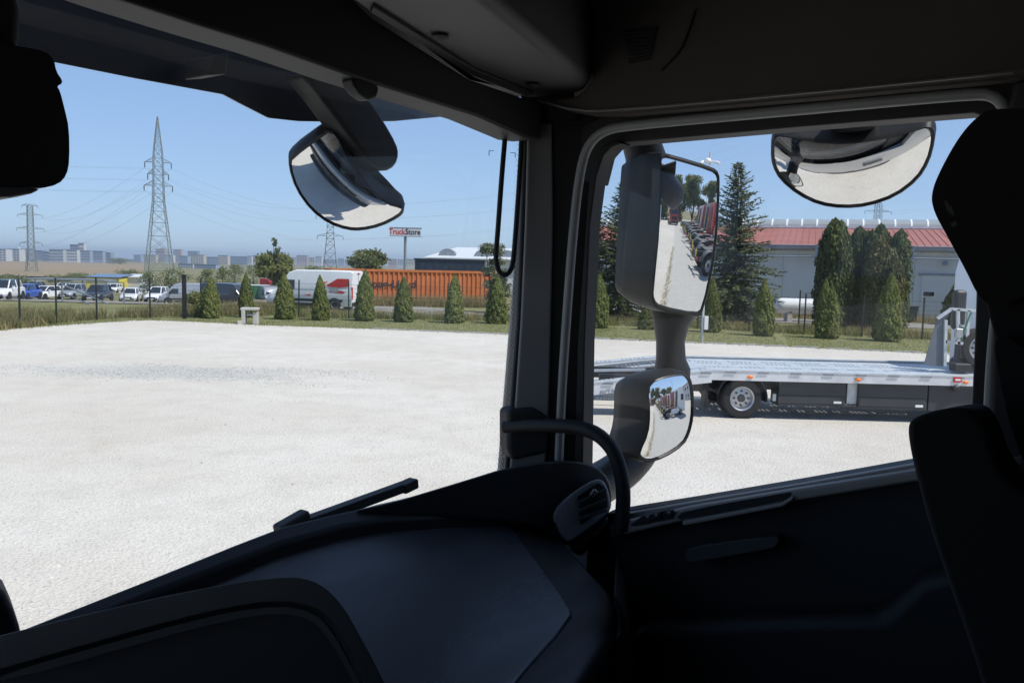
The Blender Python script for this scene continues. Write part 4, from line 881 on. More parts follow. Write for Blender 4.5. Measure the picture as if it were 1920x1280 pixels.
for i in range(npan + 1):
    for me, nm in ((pane, 'skylight_pane'), (rib, 'skylight_rib')):
        if nm == 'skylight_pane' and i == npan: continue
        o = bpy.data.objects.new(nm, me); COL.objects.link(o); o.parent = wh; o.location = (sx0 + i * pw, 0, 0)
MB().box(((sx0 + sx1) / 2, RY - .14, rz + .2), (sx1 - sx0, .12, .16)).obj('skylight_kerb', M['white_frame'], wh); MB().box(((sx0 + sx1) / 2, RY - .16, rz + .06), (sx1 - sx0, .12, .1)).obj('skylight_flashing', M['galv2'], wh)
MB().box((sx1 + .1, RY + 1.5, rz + .3), (.06, 2.9, .6)).obj('skylight_end', M['white_frame'], wh)
def wall_rect(nm, px0, px1, y0, y1, m, d=.06, off=0):
    ym, pm = (y0 + y1) / 2, (px0 + px1) / 2; xa, xb, za, zb_ = fac(px0, ym)[0], fac(px1, ym)[0], fac(pm, y1)[1], fac(pm, y0)[1]; return MB().box(((xa + xb) / 2, -d / 2 + off, (za + zb_) / 2), (xb - xa, d, zb_ - za)).obj(nm, m, wh)
gd = wall_rect('sliding_door', 1726, 1800, 516, 604, M['wall_white'], .07)
wall_rect('door_rail', 1722, 1805, 513, 516.5, M['galv2'], .12); wall_rect('door_window_frame', 1728, 1753, 545, 557, M['white_frame'], .10); wall_rect('door_window', 1731, 1751, 547, 555, M['carglass'], .13)
for y in (530, 563, 578): wall_rect('door_groove', 1727, 1800, y, y + .8, M['wall'], .075)
for px in (1466, 1600, 1712): wall_rect('wall_joint', px, px + .6, 474, 600, M['galv2'], .012)
qx, qz = fac(1772, 493); MB().lathe([(.05, 0), (.16, -.08), (.19, -.24), (.02, -.26)], c=(qx, -.3, qz + .12), n=14).obj('wall_lamp', M['galv2'], wh, smooth=40); MB().bar((qx, 0, qz + .13), (qx, -.3, qz + .13), .05).obj('lamp_bracket', M['galv2'], wh)
MB().box(((xl + xr) / 2, -.03, .15), (W_, .06, .3)).obj('plinth', M['concrete'], wh)
# pipe gantry on brackets
pg = empty('pipe_gantry', WP - WD * 1.2, WR, 'blue-grey lattice pipe gantry running along the warehouse eaves', 'gantry')
gz0, gz1 = fac(1600, 482.5, -1.2)[1], fac(1600, 461, -1.2)[1]
for z, r_ in ((gz0, .04), (gz1, .045)): MB().tube([(xl, 0, z), (xr, 0, z)], r_, 6).obj('chord', M['gantry'], pg)
x = xl; k = 0
while x < xr - 1.6:
    if k % 3 != 2: MB().bar((x, 0, gz0 if k % 2 else gz1), (x + 1.6, 0, gz1 if k % 2 else gz0), .03).obj('diagonal', M['gantry'], pg)
    x += 1.6; k += 1
for px in (1205, 1370, 1531, 1711, 1900):
    x = fac(px, 480, -1.2)[0]; MB().box((x, .05, (gz0 + gz1) / 2), (.2, .2, gz1 - gz0 + .1)).obj('hanger', M['gantry'], pg); MB().box((x, .6, gz1 - .1), (.14, 1.16, .14)).obj('bracket', M['gantry'], pg)
# gas tank, bin, rear green fence
TY = 48.5; a, b = far(1452, 574, TY), far(1590, 574, TY); tk = empty('gas_tank', ((a.x + b.x) / 2, TY, 0), 0, 'white horizontal gas tank in front of the warehouse', 'tank'); Lh = (b.x - a.x) / 2; rr = .46
MB().lathe([(.02, -Lh), (rr * .6, -Lh + .06), (rr * .92, -Lh + .22), (rr, -Lh + .4), (rr, Lh - .4), (rr * .92, Lh - .22), (rr * .6, Lh - .06), (.02, Lh)], c=(0, 0, far(1500, 574, TY).z), axis=(1, 0, 0), n=28).obj('vessel', M['white_paint'], tk, smooth=50)
for x in (-.62, .62): MB().box((x * Lh, 0, .3), (.25, .7, .6)).obj('saddle', M['concrete'], tk)
MB().lathe([(.16, 0), (.16, .2), (.05, .24)], c=(Lh * .2, 0, far(1500, 574, TY).z + .42), n=14).obj('valve_dome', M['white_paint'], tk, smooth=40)
q = far(1706, 590, 50.5); wb = empty('wheelie_bin', (q.x, 50.5, 0), .1, 'dark wheelie bin against the warehouse wall', 'bin')
MB().loft([[Vector((-.26, -.28, .08)), Vector((.26, -.28, .08)), Vector((.26, .28, .08)), Vector((-.26, .28, .08))], [Vector((-.32, -.36, .95)), Vector((.32, -.36, .95)), Vector((.32, .36, .95)), Vector((-.32, .36, .95))]]).obj('body', M['bin'], wb, bevel=.02)
MB().box((0, -.02, .99), (.68, .78, .07)).obj('lid', M['bin'], wb, bevel=.02)
for s in (-1, 1): MB().lathe([(.1, -.03), (.1, .03)], c=(s * .24, .32, .1), axis=(1, 0, 0), n=12).obj('wheel', M['tyre'], wb)
gf = empty('green_mesh_fence', (0, 0, 0), 0, 'green mesh fence beside the high thuja clump', 'fence')
GP = [far(px, 560, 46) for px in (1500, 1565, 1660, 1660)][:3]
for p_, q_ in zip(GP, GP[1:]):
    MB().box((p_.x, p_.y, .95), (.06, .06, 1.9)).obj('fence_post', M['fence'], gf); o = bpy.data.objects.new('wire_mesh', PM); COL.objects.link(o); o.parent = gf; o['kind'] = 'stuff'; o.location = (p_.x, p_.y, 0); o.scale = ((q_.x - p_.x) / 2.5, 1, 1.03)
# lamp pole with camera cluster
q = gnd(1316, 639); lp = empty('camera_pole', q, 0, 'slim grey pole with security cameras behind the big mirror', 'pole'); zc = far(1325, 303, q.y).z
MB().tube([(0, 0, -.1), (0, 0, 7.5)], [.055, .04], 10).obj('pole', M['galv'], lp, smooth=60); MB().box((.12, -.05, far(1322, 605, q.y).z), (.16, .14, .55)).obj('junction_box', M['white_paint'], lp, bevel=.01)
MB().box((0, -.02, zc + .02), (.5, .1, .06)).obj('camera_bracket', M['white_paint'], lp); MB().ball((-.1, -.05, zc + .02), (.14, .14, .12), 14, 9).obj('dome_camera', M['white_paint'], lp, smooth=60)
for s, x in ((1, .22), (-1, -.26)): MB().tube([(x, 0, zc), (x + s * .14, -.16, zc - .09)], .055, 10).obj('bullet_camera', M['white_paint'], lp, smooth=60)

M['plate_shade_grey'] = mat('plate_shade_grey', (.12, .14, .165), .5, var=.1)  # darkened grey: the headboard plate's shade is put into its colour
M['tread'] = mat('tread_plate', (.55, .58, .59), .5, metal=.3, var=.15, scale=7, bump=.6, bscale=55)
# ------------------------------------------------------------------ recovery lorry with sloping tail and perforated deck
q0 = gnd(1390, 785); dr = Vector((1, .0, 0)); trl = math.atan2(dr.y, dr.x)
rl = empty('recovery_lorry', (q0.x, q0.y, 0), trl, 'low flatbed recovery lorry with galvanised deck and loading ramps', 'lorry')
# local: x to the right of the photo (towards its cab), y away from us; near tyre face at y=0
DZ, DW = .87, 2.5
XK, XE = -.62, 5.3                        # knee where the tail starts, front end of the deck
def seg(x0, z0, x1, z1, y0, y1, th, mbx): mbx.add([(x0, y0, z0), (x1, y0, z1), (x1, y1, z1), (x0, y1, z0), (x0, y0, z0 - th), (x1, y0, z1 - th), (x1, y1, z1 - th), (x0, y1, z0 - th)], [(0, 1, 2, 3), (7, 6, 5, 4), (0, 4, 5, 1), (1, 5, 6, 2), (2, 6, 7, 3), (3, 7, 4, 0)]); return mbx
XT, ZT = -2.95, .56                       # tail end
for y in (-.08, DW - .14):
    seg(XK, DZ + .05, XE + 2.6, DZ + .05, y, y + .06, .17, MB()).obj('side_rail', M['railwhite'], rl); seg(XT, ZT + .05, XK, DZ + .05, y, y + .06, .22, MB()).obj('tail_rail', M['railwhite'], rl)
    seg(XK, DZ + .075, XE + 2.6, DZ + .075, y - .012, y + .10, .024, MB()).obj('rail_cap', M['galv'], rl); seg(XT, ZT + .075, XK, DZ + .075, y - .012, y + .10, .024, MB()).obj('rail_cap', M['galv'], rl)
def perforated(x0, z0, x1, z1, y0, y1, grp, name):
    """tread plank with punched slots in groups of five"""
    mb = MB(); L_ = math.hypot(x1 - x0, z1 - z0); n = int(L_ / .09); rows = [y0, y0 + (y1 - y0) * .2, y0 + (y1 - y0) * .45, y0 + (y1 - y0) * .55, y0 + (y1 - y0) * .8, y1]
    def P(s): f = s / L_; return x0 + (x1 - x0) * f, z0 + (z1 - z0) * f
    for a, b in ((0, 1), (2, 3), (4, 5)):
        seg(*P(0), *P(L_), rows[a], rows[b], .03, mb)
    for a, b in ((1, 2), (3, 4)):
        for i in range(n):
            s0 = i * L_ / n; solid = (i % 8) in (6, 7); w = 1.0 if solid else .57
            seg(*P(s0), *P(s0 + L_ / n * w), rows[a], rows[b], .03, mb)
    return mb.obj(name, M['galv'], rl)
nw = 7; pwid = (DW - .24) / nw
for i in range(nw):
    y0 = .02 + i * pwid; 
    if i in (0, 2, 4, 5): perforated(XK, DZ + .03, XE + .6, DZ + .03, y0 + .006, y0 + pwid - .006, 5, 'deck_plank')
    else: seg(XK, DZ + .03, XE + .6, DZ + .03, y0 + .006, y0 + pwid - .006, .03, MB()).obj('deck_plank', M['tread'], rl)
for y0 in (.0, 1.75):
    for k in range(2): perforated(XT, ZT + .03, XK, DZ + .03, y0 + .02 + k * .3, y0 + .30 + k * .3, 5, 'tail_plank')
seg(XK - .55, DZ - .03, XK, DZ + .03, .64, 1.74, .03, MB()).obj('tail_centre_plate', M['galv'], rl)
seg(XT, ZT + .05, XT + .09, ZT + .06, -.08, DW - .08, .30, MB()).obj('tail_beam', M['galv'], rl); seg(XT + .3, ZT - .1, XT + 1.0, ZT, .1, .6, .12, MB()).obj('ramp_stop', M['galv2'], rl)
MB().box((XT - .1, .1, ZT - .2), (.2, .14, .14)).obj('ramp_hinge', M['chassis'], rl, bevel=.02)
def ramp_at(y0, nm):                       # ramp folded flat, leaning on the tail
    return perforated(XT + .1, ZT + .20, XK - .5, DZ + .10, y0, y0 + .34, 5, nm)
ramp_at(1.95, 'loading_ramp')
MB().bar((XT, 1.1, ZT + .16), (XK - 1.1, .95, DZ - .08), .05).obj('ramp_strut', M['railwhite'], rl)
for x in np.arange(XK + .35, XE + 2.2, .62): MB().box((x, -.098, DZ + .035), (.2, .008, .03)).obj('lashing_slot', M['galv2'], rl)
for x in np.arange(XT + .35, XK, .62): f = (x - XT) / (XK - XT); MB().box((x, -.098, ZT + (DZ - ZT) * f + .02), (.2, .008, .03)).obj('lashing_slot', M['galv2'], rl)
f = .15; text('lettering', 'AVTANAPLUS', .115, M['galv2'], rl, frame_matrix((XT + .55, -.0865, ZT + .085 - .145), Vector((XK - XT, 0, DZ - ZT)), Vector((-(DZ - ZT), 0, XK - XT))), .002)
# marker lamps from their places in the photo
def onrail(px, y=-.1):
    d = ray(px, 705); n = Vector((-dr.y, dr.x, 0)); base = Vector((q0.x, q0.y, 0)) + n * y; t = base.dot(n) / d.dot(n); P_ = Vector((d.x * t, d.y * t, 0)) - Vector((q0.x, q0.y, 0)); return P_.dot(dr)
for px in (1407, 1610, 1812): MB().ball((onrail(px), -.095, DZ - .045), (.06, .025, .03), 12, 8).obj('marker_lamp', M['orange_lens'], rl, smooth=60)
x = onrail(1796); MB().box((x, -.1, DZ + .0), (.14, .02, .10)).obj('warning_plate', M['red_lens'], rl); MB().box((x, -.112, DZ + .0), (.1, .01, .035)).obj('plate_print', M['white_paint'], rl)
MB().lathe([(.07, 0), (.07, .05), (.04, .08)], c=(onrail(1795), -.05, DZ - .17), axis=(0, -1, 0), n=14).obj('valve_cap', M['chassis'], rl)
for yy in (.55, 1.75): MB().box((2.2, yy, .62), (9.8, .12, .22)).obj('chassis_rail', M['chassis'], rl)
for x in np.arange(XK, XE, .8): MB().box((x, DW / 2 - .1, DZ - .09), (.08, DW - .3, .1)).obj('cross_beam', M['chassis'], rl)
wr = .39
def big_wheel(x, y, z, r_, side=-1):
    w = add_wheel(rl, (x, y, z), r_, .24, side)
    for k in range(8): a = k * math.pi / 4; MB().lathe([(.022, 0), (.02, .03)], c=(math.cos(a) * r_ * .36, side * .055, math.sin(a) * r_ * .36), axis=(0, side, 0), n=7).obj('wheel_nut', M['hub'], w)
    return w
big_wheel(0, .13, wr, wr); big_wheel(0, .40, wr, wr); big_wheel(0, DW - .36, wr, wr, 1)
arc = [(.0 + .47 * math.cos(a), wr + .47 * math.sin(a)) for a in np.linspace(R(-8), R(172), 14)]
MB().loft([[Vector((x, .0, z)), Vector((x, .55, z)), Vector((x * 1.04, .55, z * 1.02 + .01)), Vector((x * 1.04, .0, z * 1.02 + .01))] for x, z in arc]).obj('mudguard', M['plastic'], rl, smooth=40)
MB().box((-.66, .28, .42), (.02, .5, .5)).obj('mud_flap', M['plastic'], rl); MB().box((-.95, .5, .62), (.5, .6, .28)).obj('rear_box', M['chassis'], rl, bevel=.03); MB().box((-1.0, .12, .5), (.12, .14, .12)).obj('side_lamp', M['orange_lens'], rl)
def sbox(px0, px1, y0, y1, nm, m=M['boxgrey'], yy=.02, dep=.5):
    a, b = onrail(px0, yy), onrail(px1, yy); pm = (px0 + px1) / 2; zt_, zb_ = far(pm, y0, q0.y + yy).z, far(pm, y1, q0.y + yy).z
    return MB().box(((a + b) / 2, yy + dep / 2, (zt_ + zb_) / 2), (b - a, dep, zt_ - zb_)).obj(nm, m, rl, bevel=.012)
sbox(1462, 1588, 716, 762, 'side_locker'); sbox(1612, 1742, 720, 768, 'side_locker'); sbox(1744, 1900, 722, 772, 'side_locker', dep=.48)
sbox(1461, 1587, 742, 757, 'locker_lid', M['boxgrey'], .008, .03); sbox(1614, 1740, 746, 763, 'locker_lid', M['boxgrey'], .008, .03)
sbox(1590, 1610, 718, 758, 'support_leg', M['galv'], .1, .12); sbox(1566, 1581, 752.5, 757, 'reflector', M['white_lens'], -.002, .015); sbox(1720, 1735, 759.5, 764, 'reflector', M['white_lens'], -.002, .015)
sbox(1451, 1458, 738, 752, 'bracket', M['galv'], .05, .1); sbox(1580, 1620, 760, 766, 'underrun_bar', M['chassis'], .03, .06)
# headboard: one leaning plate and a tube frame behind it
Z0 = DZ + .06
def hb(px, py, y=.75): q = far(px, py, q0.y + y); return Vector((q.x - q0.x, y, q.z))
MB().prism([hb(*q) for q in ((1732, 684), (1771, 687), (1773, 600), (1784, 580), (1757, 597))], (.02, .05, 0)).obj('headboard_plate', M['plate_shade_grey'], rl)
for (a_, b_) in (((1783, 579), (1838, 583)), ((1796, 580), (1797, 645)), ((1816, 582), (1812, 648)), ((1772, 640), (1816, 645)), ((1758, 597), (1784, 579)), ((1773, 600), (1771, 686)), ((1797, 610), (1812, 612))):
    MB().bar(hb(*a_, .72), hb(*b_, .72), .055, .055).obj('headboard_bar', M['galv'], rl)
MB().lathe([(.13, -.3), (.13, .3)], c=hb(1806, 682, 1.0), axis=(0, 1, 0), n=16).obj('winch_drum', M['chassis'], rl); MB().box(hb(1800, 688, .66), (.34, .24, .16)).obj('winch_motor', M['chassis'], rl, bevel=.03)
MB().box(hb(1797, 624, .66), (.13, .12, .18)).obj('oil_tank', M['silver'], rl, bevel=.02); MB().box(hb(1803, 655, .8), (.2, .2, .36)).obj('valve_block', M['chassis'], rl, bevel=.02)
MB().tube(chaikin([hb(1802, 640, .64), hb(1806, 625, .62), hb(1815, 600, .62), hb(1822, 585, .64)], 2, False), .018, 6).obj('hydraulic_hose', M['green_paint'], rl)
big_wheel(hb(1834, 652, .8).x, .8, hb(1834, 652, .8).z, .40)
# cab of the lorry
xc = hb(1789, 540, 2.2).x; ct = hb(1810, 462, 1.05).z; prof = [(xc, .55), (xc, ct - .5), (xc + .07, ct - .15), (xc + .4, ct), (xc + 1.3, ct), (xc + 1.75, 1.9), (xc + 2.1, 1.6), (xc + 2.15, .5)]
MB().prism([(x, 1.05, z) for x, z in prof], (0, 1.2, 0)).obj('cab', M['white_paint'], rl, bevel=.08, seg=3)
MB().box((hb(1797, 585, .95).x, .95, (hb(1797, 543, .95).z + hb(1797, 618, .95).z) / 2), (.26, .18, hb(1797, 543, .95).z - hb(1797, 618, .95).z)).obj('air_intake', M['boxgrey'], rl, bevel=.08, seg=3)
MB().box((xc + 1.2, 1.65, .5), (2.2, 1.1, .3)).obj('cab_frame', M['chassis'], rl); add_wheel(rl, (xc + 1.3, 1.1, .39), .39, .24, -1); add_wheel(rl, (xc + 1.3, 2.2, .39), .39, .24, 1)
MB().box((xc + 1.0, 1.035, ct - .8), (.8, .03, .5)).obj('side_window', M['carglass'], rl)
# ------------------------------------------------------------------ the lorry cab we sit in
M.update(
    dash=mat('dash_plastic', (.022, .023, .025), .48, bump=.12, bscale=700, var=.1, scale=8),
    dash_soft=mat('dash_soft_panel', (.055, .06, .07), .30, spec=.9, bump=.10, bscale=500, var=.12, scale=6),
    trim_black=mat('trim_black', (.012, .012, .013), .6, bump=.08, bscale=600),
    trim_grey=mat('trim_grey', (.05, .05, .05), .55, bump=.1, bscale=600),
    vent_grey=mat('vent_grey', (.36, .365, .375), .5, bump=.06, bscale=600),
    pillar_grey=mat('pillar_grey', (.20, .20, .2), .6, bump=.1, bscale=600),
    ledge=mat('door_ledge_plastic', (.30, .27, .245), .5, bump=.1, bscale=500),
    trim_mid=mat('trim_mid_grey', (.10, .10, .105), .55, bump=.08, bscale=600),
    blind=mat('blind_cassette', (.62, .60, .585), .6, bump=.05, bscale=400, var=.06),
    console=mat('overhead_console', (.085, .085, .088), .6, bump=.15, bscale=500),
    headliner=mat('headliner_fabric', (.066, .055, .047), .9, bump=.25, bscale=900),
    seal=mat('door_seal_rubber', (.24, .25, .25), .45, var=.08),
    seat=mat('seat_fabric', (.04, .038, .038), .9, bump=.3, bscale=500),
    seat_print=mat('seat_print', (.16, .16, .16), .8),
    mirror_shell=mat('mirror_housing_plastic', (.012, .0125, .0135), .45, spec=.25, bump=.12, bscale=500, var=.1),
    mirror_rim=mat('mirror_rim', (.012, .012, .013), .4),
    mirror=mirror_mat(),
    cabpaint=mat('cab_paint', (.36, .355, .34), .35, coat=.4, var=.04),
    cabdark=mat('cab_lower_plastic', (.045, .045, .048), .5),
    windscreen=glass('windscreen_glass', (.93, .955, .955), .9, .014),
    doorglass=glass('door_glass', (.90, .92, .925), .9, .010),
    smoked=mat('smoked_visor', (.012, .016, .026), .25, spec=.5, var=.2, scale=2),
    frit=mat('frit_enamel', (.006, .006, .006), .6),
    chrome=mat('vent_tab_chrome', (.6, .62, .64), .2, metal=1),
    icon=mat('switch_icon', (.5, .5, .5), .6),
)
def smear(m, lo=.2, hi=.45):             # wiped dust: gloss varies in long streaks
    nt = m.node_tree; N, L = nt.nodes, nt.links; tc = N.new('ShaderNodeTexCoord'); mp = N.new('ShaderNodeMapping'); mp.inputs[2].default_value = (0, 0, .5); mp.inputs[3].default_value = (1.2, 9, 3); no = N.new('ShaderNodeTexNoise'); no.inputs['Scale'].default_value = 1.6; no.inputs['Detail'].default_value = 5
    L.new(tc.outputs['Object'], mp.inputs[0]); L.new(mp.outputs[0], no.inputs[0]); r = N.new('ShaderNodeMapRange'); r.inputs[1].default_value = .35; r.inputs[2].default_value = .68; r.inputs[3].default_value = hi; r.inputs[4].default_value = lo; L.new(no.outputs[0], r.inputs[0]); L.new(r.outputs[0], N['Principled BSDF'].inputs['Roughness'])
smear(M['dash_soft'], .2, .42); smear(M['dash'], .38, .55); smear(M['mirror_shell'], .36, .55)
cab = empty('truck_cab', (0, 0, 0), YAW, 'dark lorry cab around the camera with dashboard, passenger door, seat and outside mirrors', 'lorry')
def slab(name, px, vec, m, bevel=.004, seg=2, sm=0, smooth=None, **kw):
    pts = chaikin([Vector((p[0], p[1], 0)) for p in px], sm) if sm else [Vector((p[0], p[1], 0)) for p in px]
    poly = [C(p.x, p.y, **kw) for p in pts]
    return MB().prism(poly, vec).obj(name, m, cab, smooth=smooth, bevel=bevel, seg=seg)
def cbox(name, u0, u1, v0, v1, z0, z1, m, bevel=0):
    return MB().box(((u0 + u1) / 2, (v0 + v1) / 2, (z0 + z1) / 2), (u1 - u0, v1 - v0, z1 - z0)).obj(name, m, cab, bevel=bevel)
def ctube(name, px, r, m, n=10, it=2, parent=cab, **kw):
    pts = chaikin([C(*p, **kw) for p in px], it, False); return MB().tube(pts, r, n).obj(name, m, parent, smooth=60)

# outer shell
cbox('roof', -.80, 1.82, -1.05, 1.22, 3.66, 3.74, M['cabpaint'], .03)
cbox('rear_wall', -.80, 1.82, -1.12, -1.04, .95, 3.655, M['cabpaint']); cbox('inner_rear_wall', -.76, 1.74, -1.035, -1.0, 1.2, 3.655, M['trim_black'])
cbox('cab_floor', -.76, 1.74, -1.0, 1.2, 1.2, 1.26, M['trim_black'])
cbox('front_upper_panel', -.78, 1.72, 1.19, 1.27, 3.17, 3.655, M['cabpaint'], .02); cbox('front_panel', -.80, 1.80, 1.29, 1.37, .95, 2.17, M['cabpaint'], .03); cbox('bumper', -.82, 1.82, 1.24, 1.50, .32, .945, M['cabdark'], .05)
cbox('grille', -.3, 1.4, 1.372, 1.40, 1.1, 1.9, M['trim_black'])
def skin(name, poly, u0, u1, m): return MB().prism([(u0, v, z) for v, z in poly], (u1 - u0, 0, 0)).obj(name, m, cab, bevel=.008)
for nm, u0, u1 in (('passenger_door_skin', 1.77, 1.82), ('driver_door_skin', -.82, -.77)):
    lo = [(-1.03, .95), (1.285, .95), (1.285, 2.17), (1.04, 2.14), (.80, 2.17), (.22, 2.37), (-.18, 2.40), (-1.03, 2.40)]
    skin(nm, lo, u0, u1, M['cabpaint'])
    skin('pillar_skin', [(-1.03, 2.403), (-.02, 2.403), (.03, 3.13), (-1.03, 3.13)], u0, u1, M['cabpaint']); skin('roof_rail', [(-1.03, 3.133), (1.18, 3.133), (1.18, 3.658), (-1.03, 3.658)], u0, u1, M['cabpaint'])
    skin('front_pillar_skin', [(1.06, 2.2), (1.285, 2.2), (1.22, 3.13), (1.03, 3.13)], u0, u1, M['cabpaint'])
cbox('side_step', 1.70, 1.84, -.4, 1.0, .38, .93, M['cabdark'], .04); cbox('side_step', -.84, -.70, -.4, 1.0, .38, .93, M['cabdark'], .04)
cbox('chassis_frame', .1, .9, -4.5, 1.2, .75, .93, M['chassis']); cbox('side_fairing', 1.72, 1.80, -1.75, -1.14, .8, 3.5, M['cabdark'], .02)
for u, s in ((1.5, 1), (-.5, -1)):
    for v in (.25, -3.2): o = add_wheel(cab, (u, v, .51), .51, .34, -s); o.rotation_euler = (0, 0, R(90))
skin('door_handle', [(.1, 2.02), (.32, 2.02), (.32, 2.08), (.1, 2.08)], 1.823, 1.85, M['cabdark'])

# windscreen (curved) and door glass
def ws(u, z): return 1.255 - .10 * ((u - .45) / 1.15) ** 2 - .03 * (z - 2.3)
g = 24; V = []; F = []
for j in range(9):
    for i in range(g + 1):
        u = -.76 + (1.74 + .76) * i / g; z = 2.24 + (3.2 - 2.24) * j / 8; V.append((u, ws(u, z), z))
for j in range(8):
    for i in range(g): a = j * (g + 1) + i; F.append((a, a + 1, a + g + 2, a + g + 1))
MB().add(V, F).obj('windscreen', M['windscreen'], cab, smooth=180)
MB().add([(1.735, -.05, 2.2), (1.735, 1.08, 2.1), (1.735, 1.08, 3.16), (1.735, -.05, 3.16)], [(0, 1, 2, 3)]).obj('door_window', M['doorglass'], cab)
MB().add([(-.775, -.05, 2.2), (-.775, 1.08, 2.1), (-.775, 1.08, 3.16), (-.775, -.05, 3.16)], [(0, 1, 2, 3)]).obj('door_window', M['doorglass'], cab)

# dashboard
DP = (Vector((0, -.4, 1)), -.95); DP2 = (Vector((0, -.4, 1)), -.965)
MBX = MB().prism([C(*p, plane=DP2) for p in [(-300, 1330), (60, 1190), (300, 1095), (530, 1005), (700, 972), (950, 950), (1032, 975), (1062, 1012), (1110, 1068), (1150, 1108), (1166, 1140), (1160, 1180), (1090, 1290), (960, 1420), (500, 1700), (-300, 1800)]], (0, -.0, -.6))
dsh = MBX.obj('dashboard', M['dash'], cab, bevel=.022, seg=4)
slab('dash_top_panel', [(230, 1135), (400, 1062), (600, 1003), (720, 984), (930, 974), (962, 988), (1000, 1040), (1072, 1138), (1074, 1158), (960, 1285), (880, 1400), (500, 1600), (0, 1500)], (0, 0, -.02), M['dash_soft'], .008, 3, 1, plane=(Vector((0, -.4, 1)), -.9605))
slab('dash_rim', [(-300, 1318), (-100, 1230), (60, 1168), (300, 1074), (440, 1018), (530, 984), (640, 958), (740, 940), (860, 926), (930, 934), (950, 945), (950, 962), (930, 966), (850, 966), (720, 974), (640, 986), (530, 1016), (300, 1105), (60, 1205), (-100, 1275), (-300, 1370)], (0, 0, -.10), M['trim_black'], .008, 3, plane=(Vector((0, -.4, 1)), -.935))
def fp(px, py, dt=0): return C(px, py, t=1.64 + (px - 740) / 408 * .25 + dt)
def fslab(name, px, m, dt=0, depth=.02, bevel=.003, sm=0, seg=2, parent=cab, flare=1.0):
    pts = chaikin([Vector((p[0], p[1], 0)) for p in px], sm) if sm else [Vector((p[0], p[1], 0)) for p in px]
    P = [fp(p.x, p.y, dt) for p in pts]; dv_ = Vector((.80, .58, -.25)) * depth
    return MB().prism(P, dv_).obj(name, m, parent, bevel=bevel, seg=seg)
# hump under the windscreen pillar with the vent
hump_px = [(640, 962), (740, 940), (800, 922), (860, 904), (950, 876), (1040, 862), (1100, 866), (1134, 884), (1149, 918), (1145, 962), (1120, 990), (1090, 1020), (1066, 1026), (1046, 1008), (1012, 990), (950, 976), (800, 972)]
fslab('dash_hump', hump_px, M['dash'], 0, .26, .03, 1, 4)
vf = fslab('vent_surround', [(1034, 972), (1050, 944), (1082, 918), (1118, 897), (1132, 900), (1142, 922), (1145, 950), (1140, 962), (1070, 1016), (1058, 1012)], M['vent_grey'], -.03, .05, .006, 1)
fslab('vent_opening', [(1083, 930), (1122, 905), (1133, 912), (1139, 935), (1139, 950), (1088, 984)], M['frit'], -.036, .004, 0)
for k in range(3):
    y = 928 + k * 15; MB().bar(fp(1085, y + 14, -.05), fp(1137, y - 10 + k * 4, -.05), .004, .006, up=(0, 0, 1)).obj('vent_slat', M['trim_mid'], cab)
MB().bar(fp(1108, 930, -.055), fp(1117, 918, -.055), .007, .012).obj('vent_tab', M['chrome'], cab, bevel=.002); MB().bar(fp(1086, 944, -.055), fp(1098, 937, -.055), .007, .006).obj('vent_tab', M['chrome'], cab)
fslab('lower_vent', [(1066, 1030), (1120, 990), (1142, 965), (1140, 990), (1090, 1045)], M['trim_black'], -.02, .1, .01)
fslab('vent_button', [(1036, 978), (1042, 980), (1047, 995), (1043, 997)], M['trim_black'], -.036, .004, 0)
# dash side with stitched edge, instrument hood
slab('dash_end_cap', [(1150, 1112), (1166, 1138), (1178, 1190), (1187, 1290), (1190, 1500), (950, 1500), (1095, 1290), (1162, 1182)], (.2, .1, 0), M['trim_black'], .02, 3, plane=(Vector((.86, .5, 0)), 1.515))
hood_o = [(-160, 1232), (0, 1190), (150, 1153), (300, 1118), (420, 1095), (500, 1083), (560, 1080), (603, 1094), (642, 1132), (675, 1190), (705, 1245), (745, 1330)]
hood_i = [(705, 1330), (668, 1240), (630, 1170), (592, 1137), (525, 1126), (430, 1138), (300, 1170), (150, 1212), (0, 1255), (-160, 1300)]
slab('instrument_hood', hood_o + hood_i, (.10, .13, -.085), M['dash'], .012, 4, 2, t=.80)
slab('instrument_panel', [(-160, 1290), (150, 1200), (430, 1128), (560, 1112), (640, 1165), (720, 1330), (600, 1600), (-160, 1600)], (.03, .04, 0), M['trim_black'], .002, t=.88)
slab('hood_inner_lip', [(0, 1262), (300, 1178), (430, 1146), (525, 1134), (588, 1146), (622, 1178), (668, 1262), (700, 1335), (690, 1335), (655, 1262), (612, 1190), (580, 1160), (520, 1150), (430, 1163), (300, 1196), (0, 1282)], (.02, .025, 0), M['trim_grey'], .003, 2, 1, t=.84)
slab('sensor_cover', [(-160, 1075), (-80, 1082), (-10, 1094), (12, 1112), (27, 1145), (37, 1175), (46, 1215), (52, 1340), (-160, 1340)], (.02, .06, 0), M['trim_black'], .01, 3, v=1.12)
# passenger grab bar
gb_ = ctube('grab_bar', [(948, 800), (1000, 797), (1060, 798), (1112, 806), (1148, 838), (1164, 880), (1170, 930), (1164, 992)], .0165, M['trim_black'], 12, 2, u=1.60)
slab('grab_bar_mount', [(952, 768), (1000, 762), (1030, 780), (1030, 850), (960, 865), (952, 840)], (.03, .05, 0), M['trim_black'], .012, 3, plane=(Vector((.853, .522, 0)), 1.935)); slab('grab_bar_mount', [(1140, 985), (1180, 975), (1178, 1000), (1146, 1012)], (.05, 0, 0), M['trim_black'], .006, u=1.60)
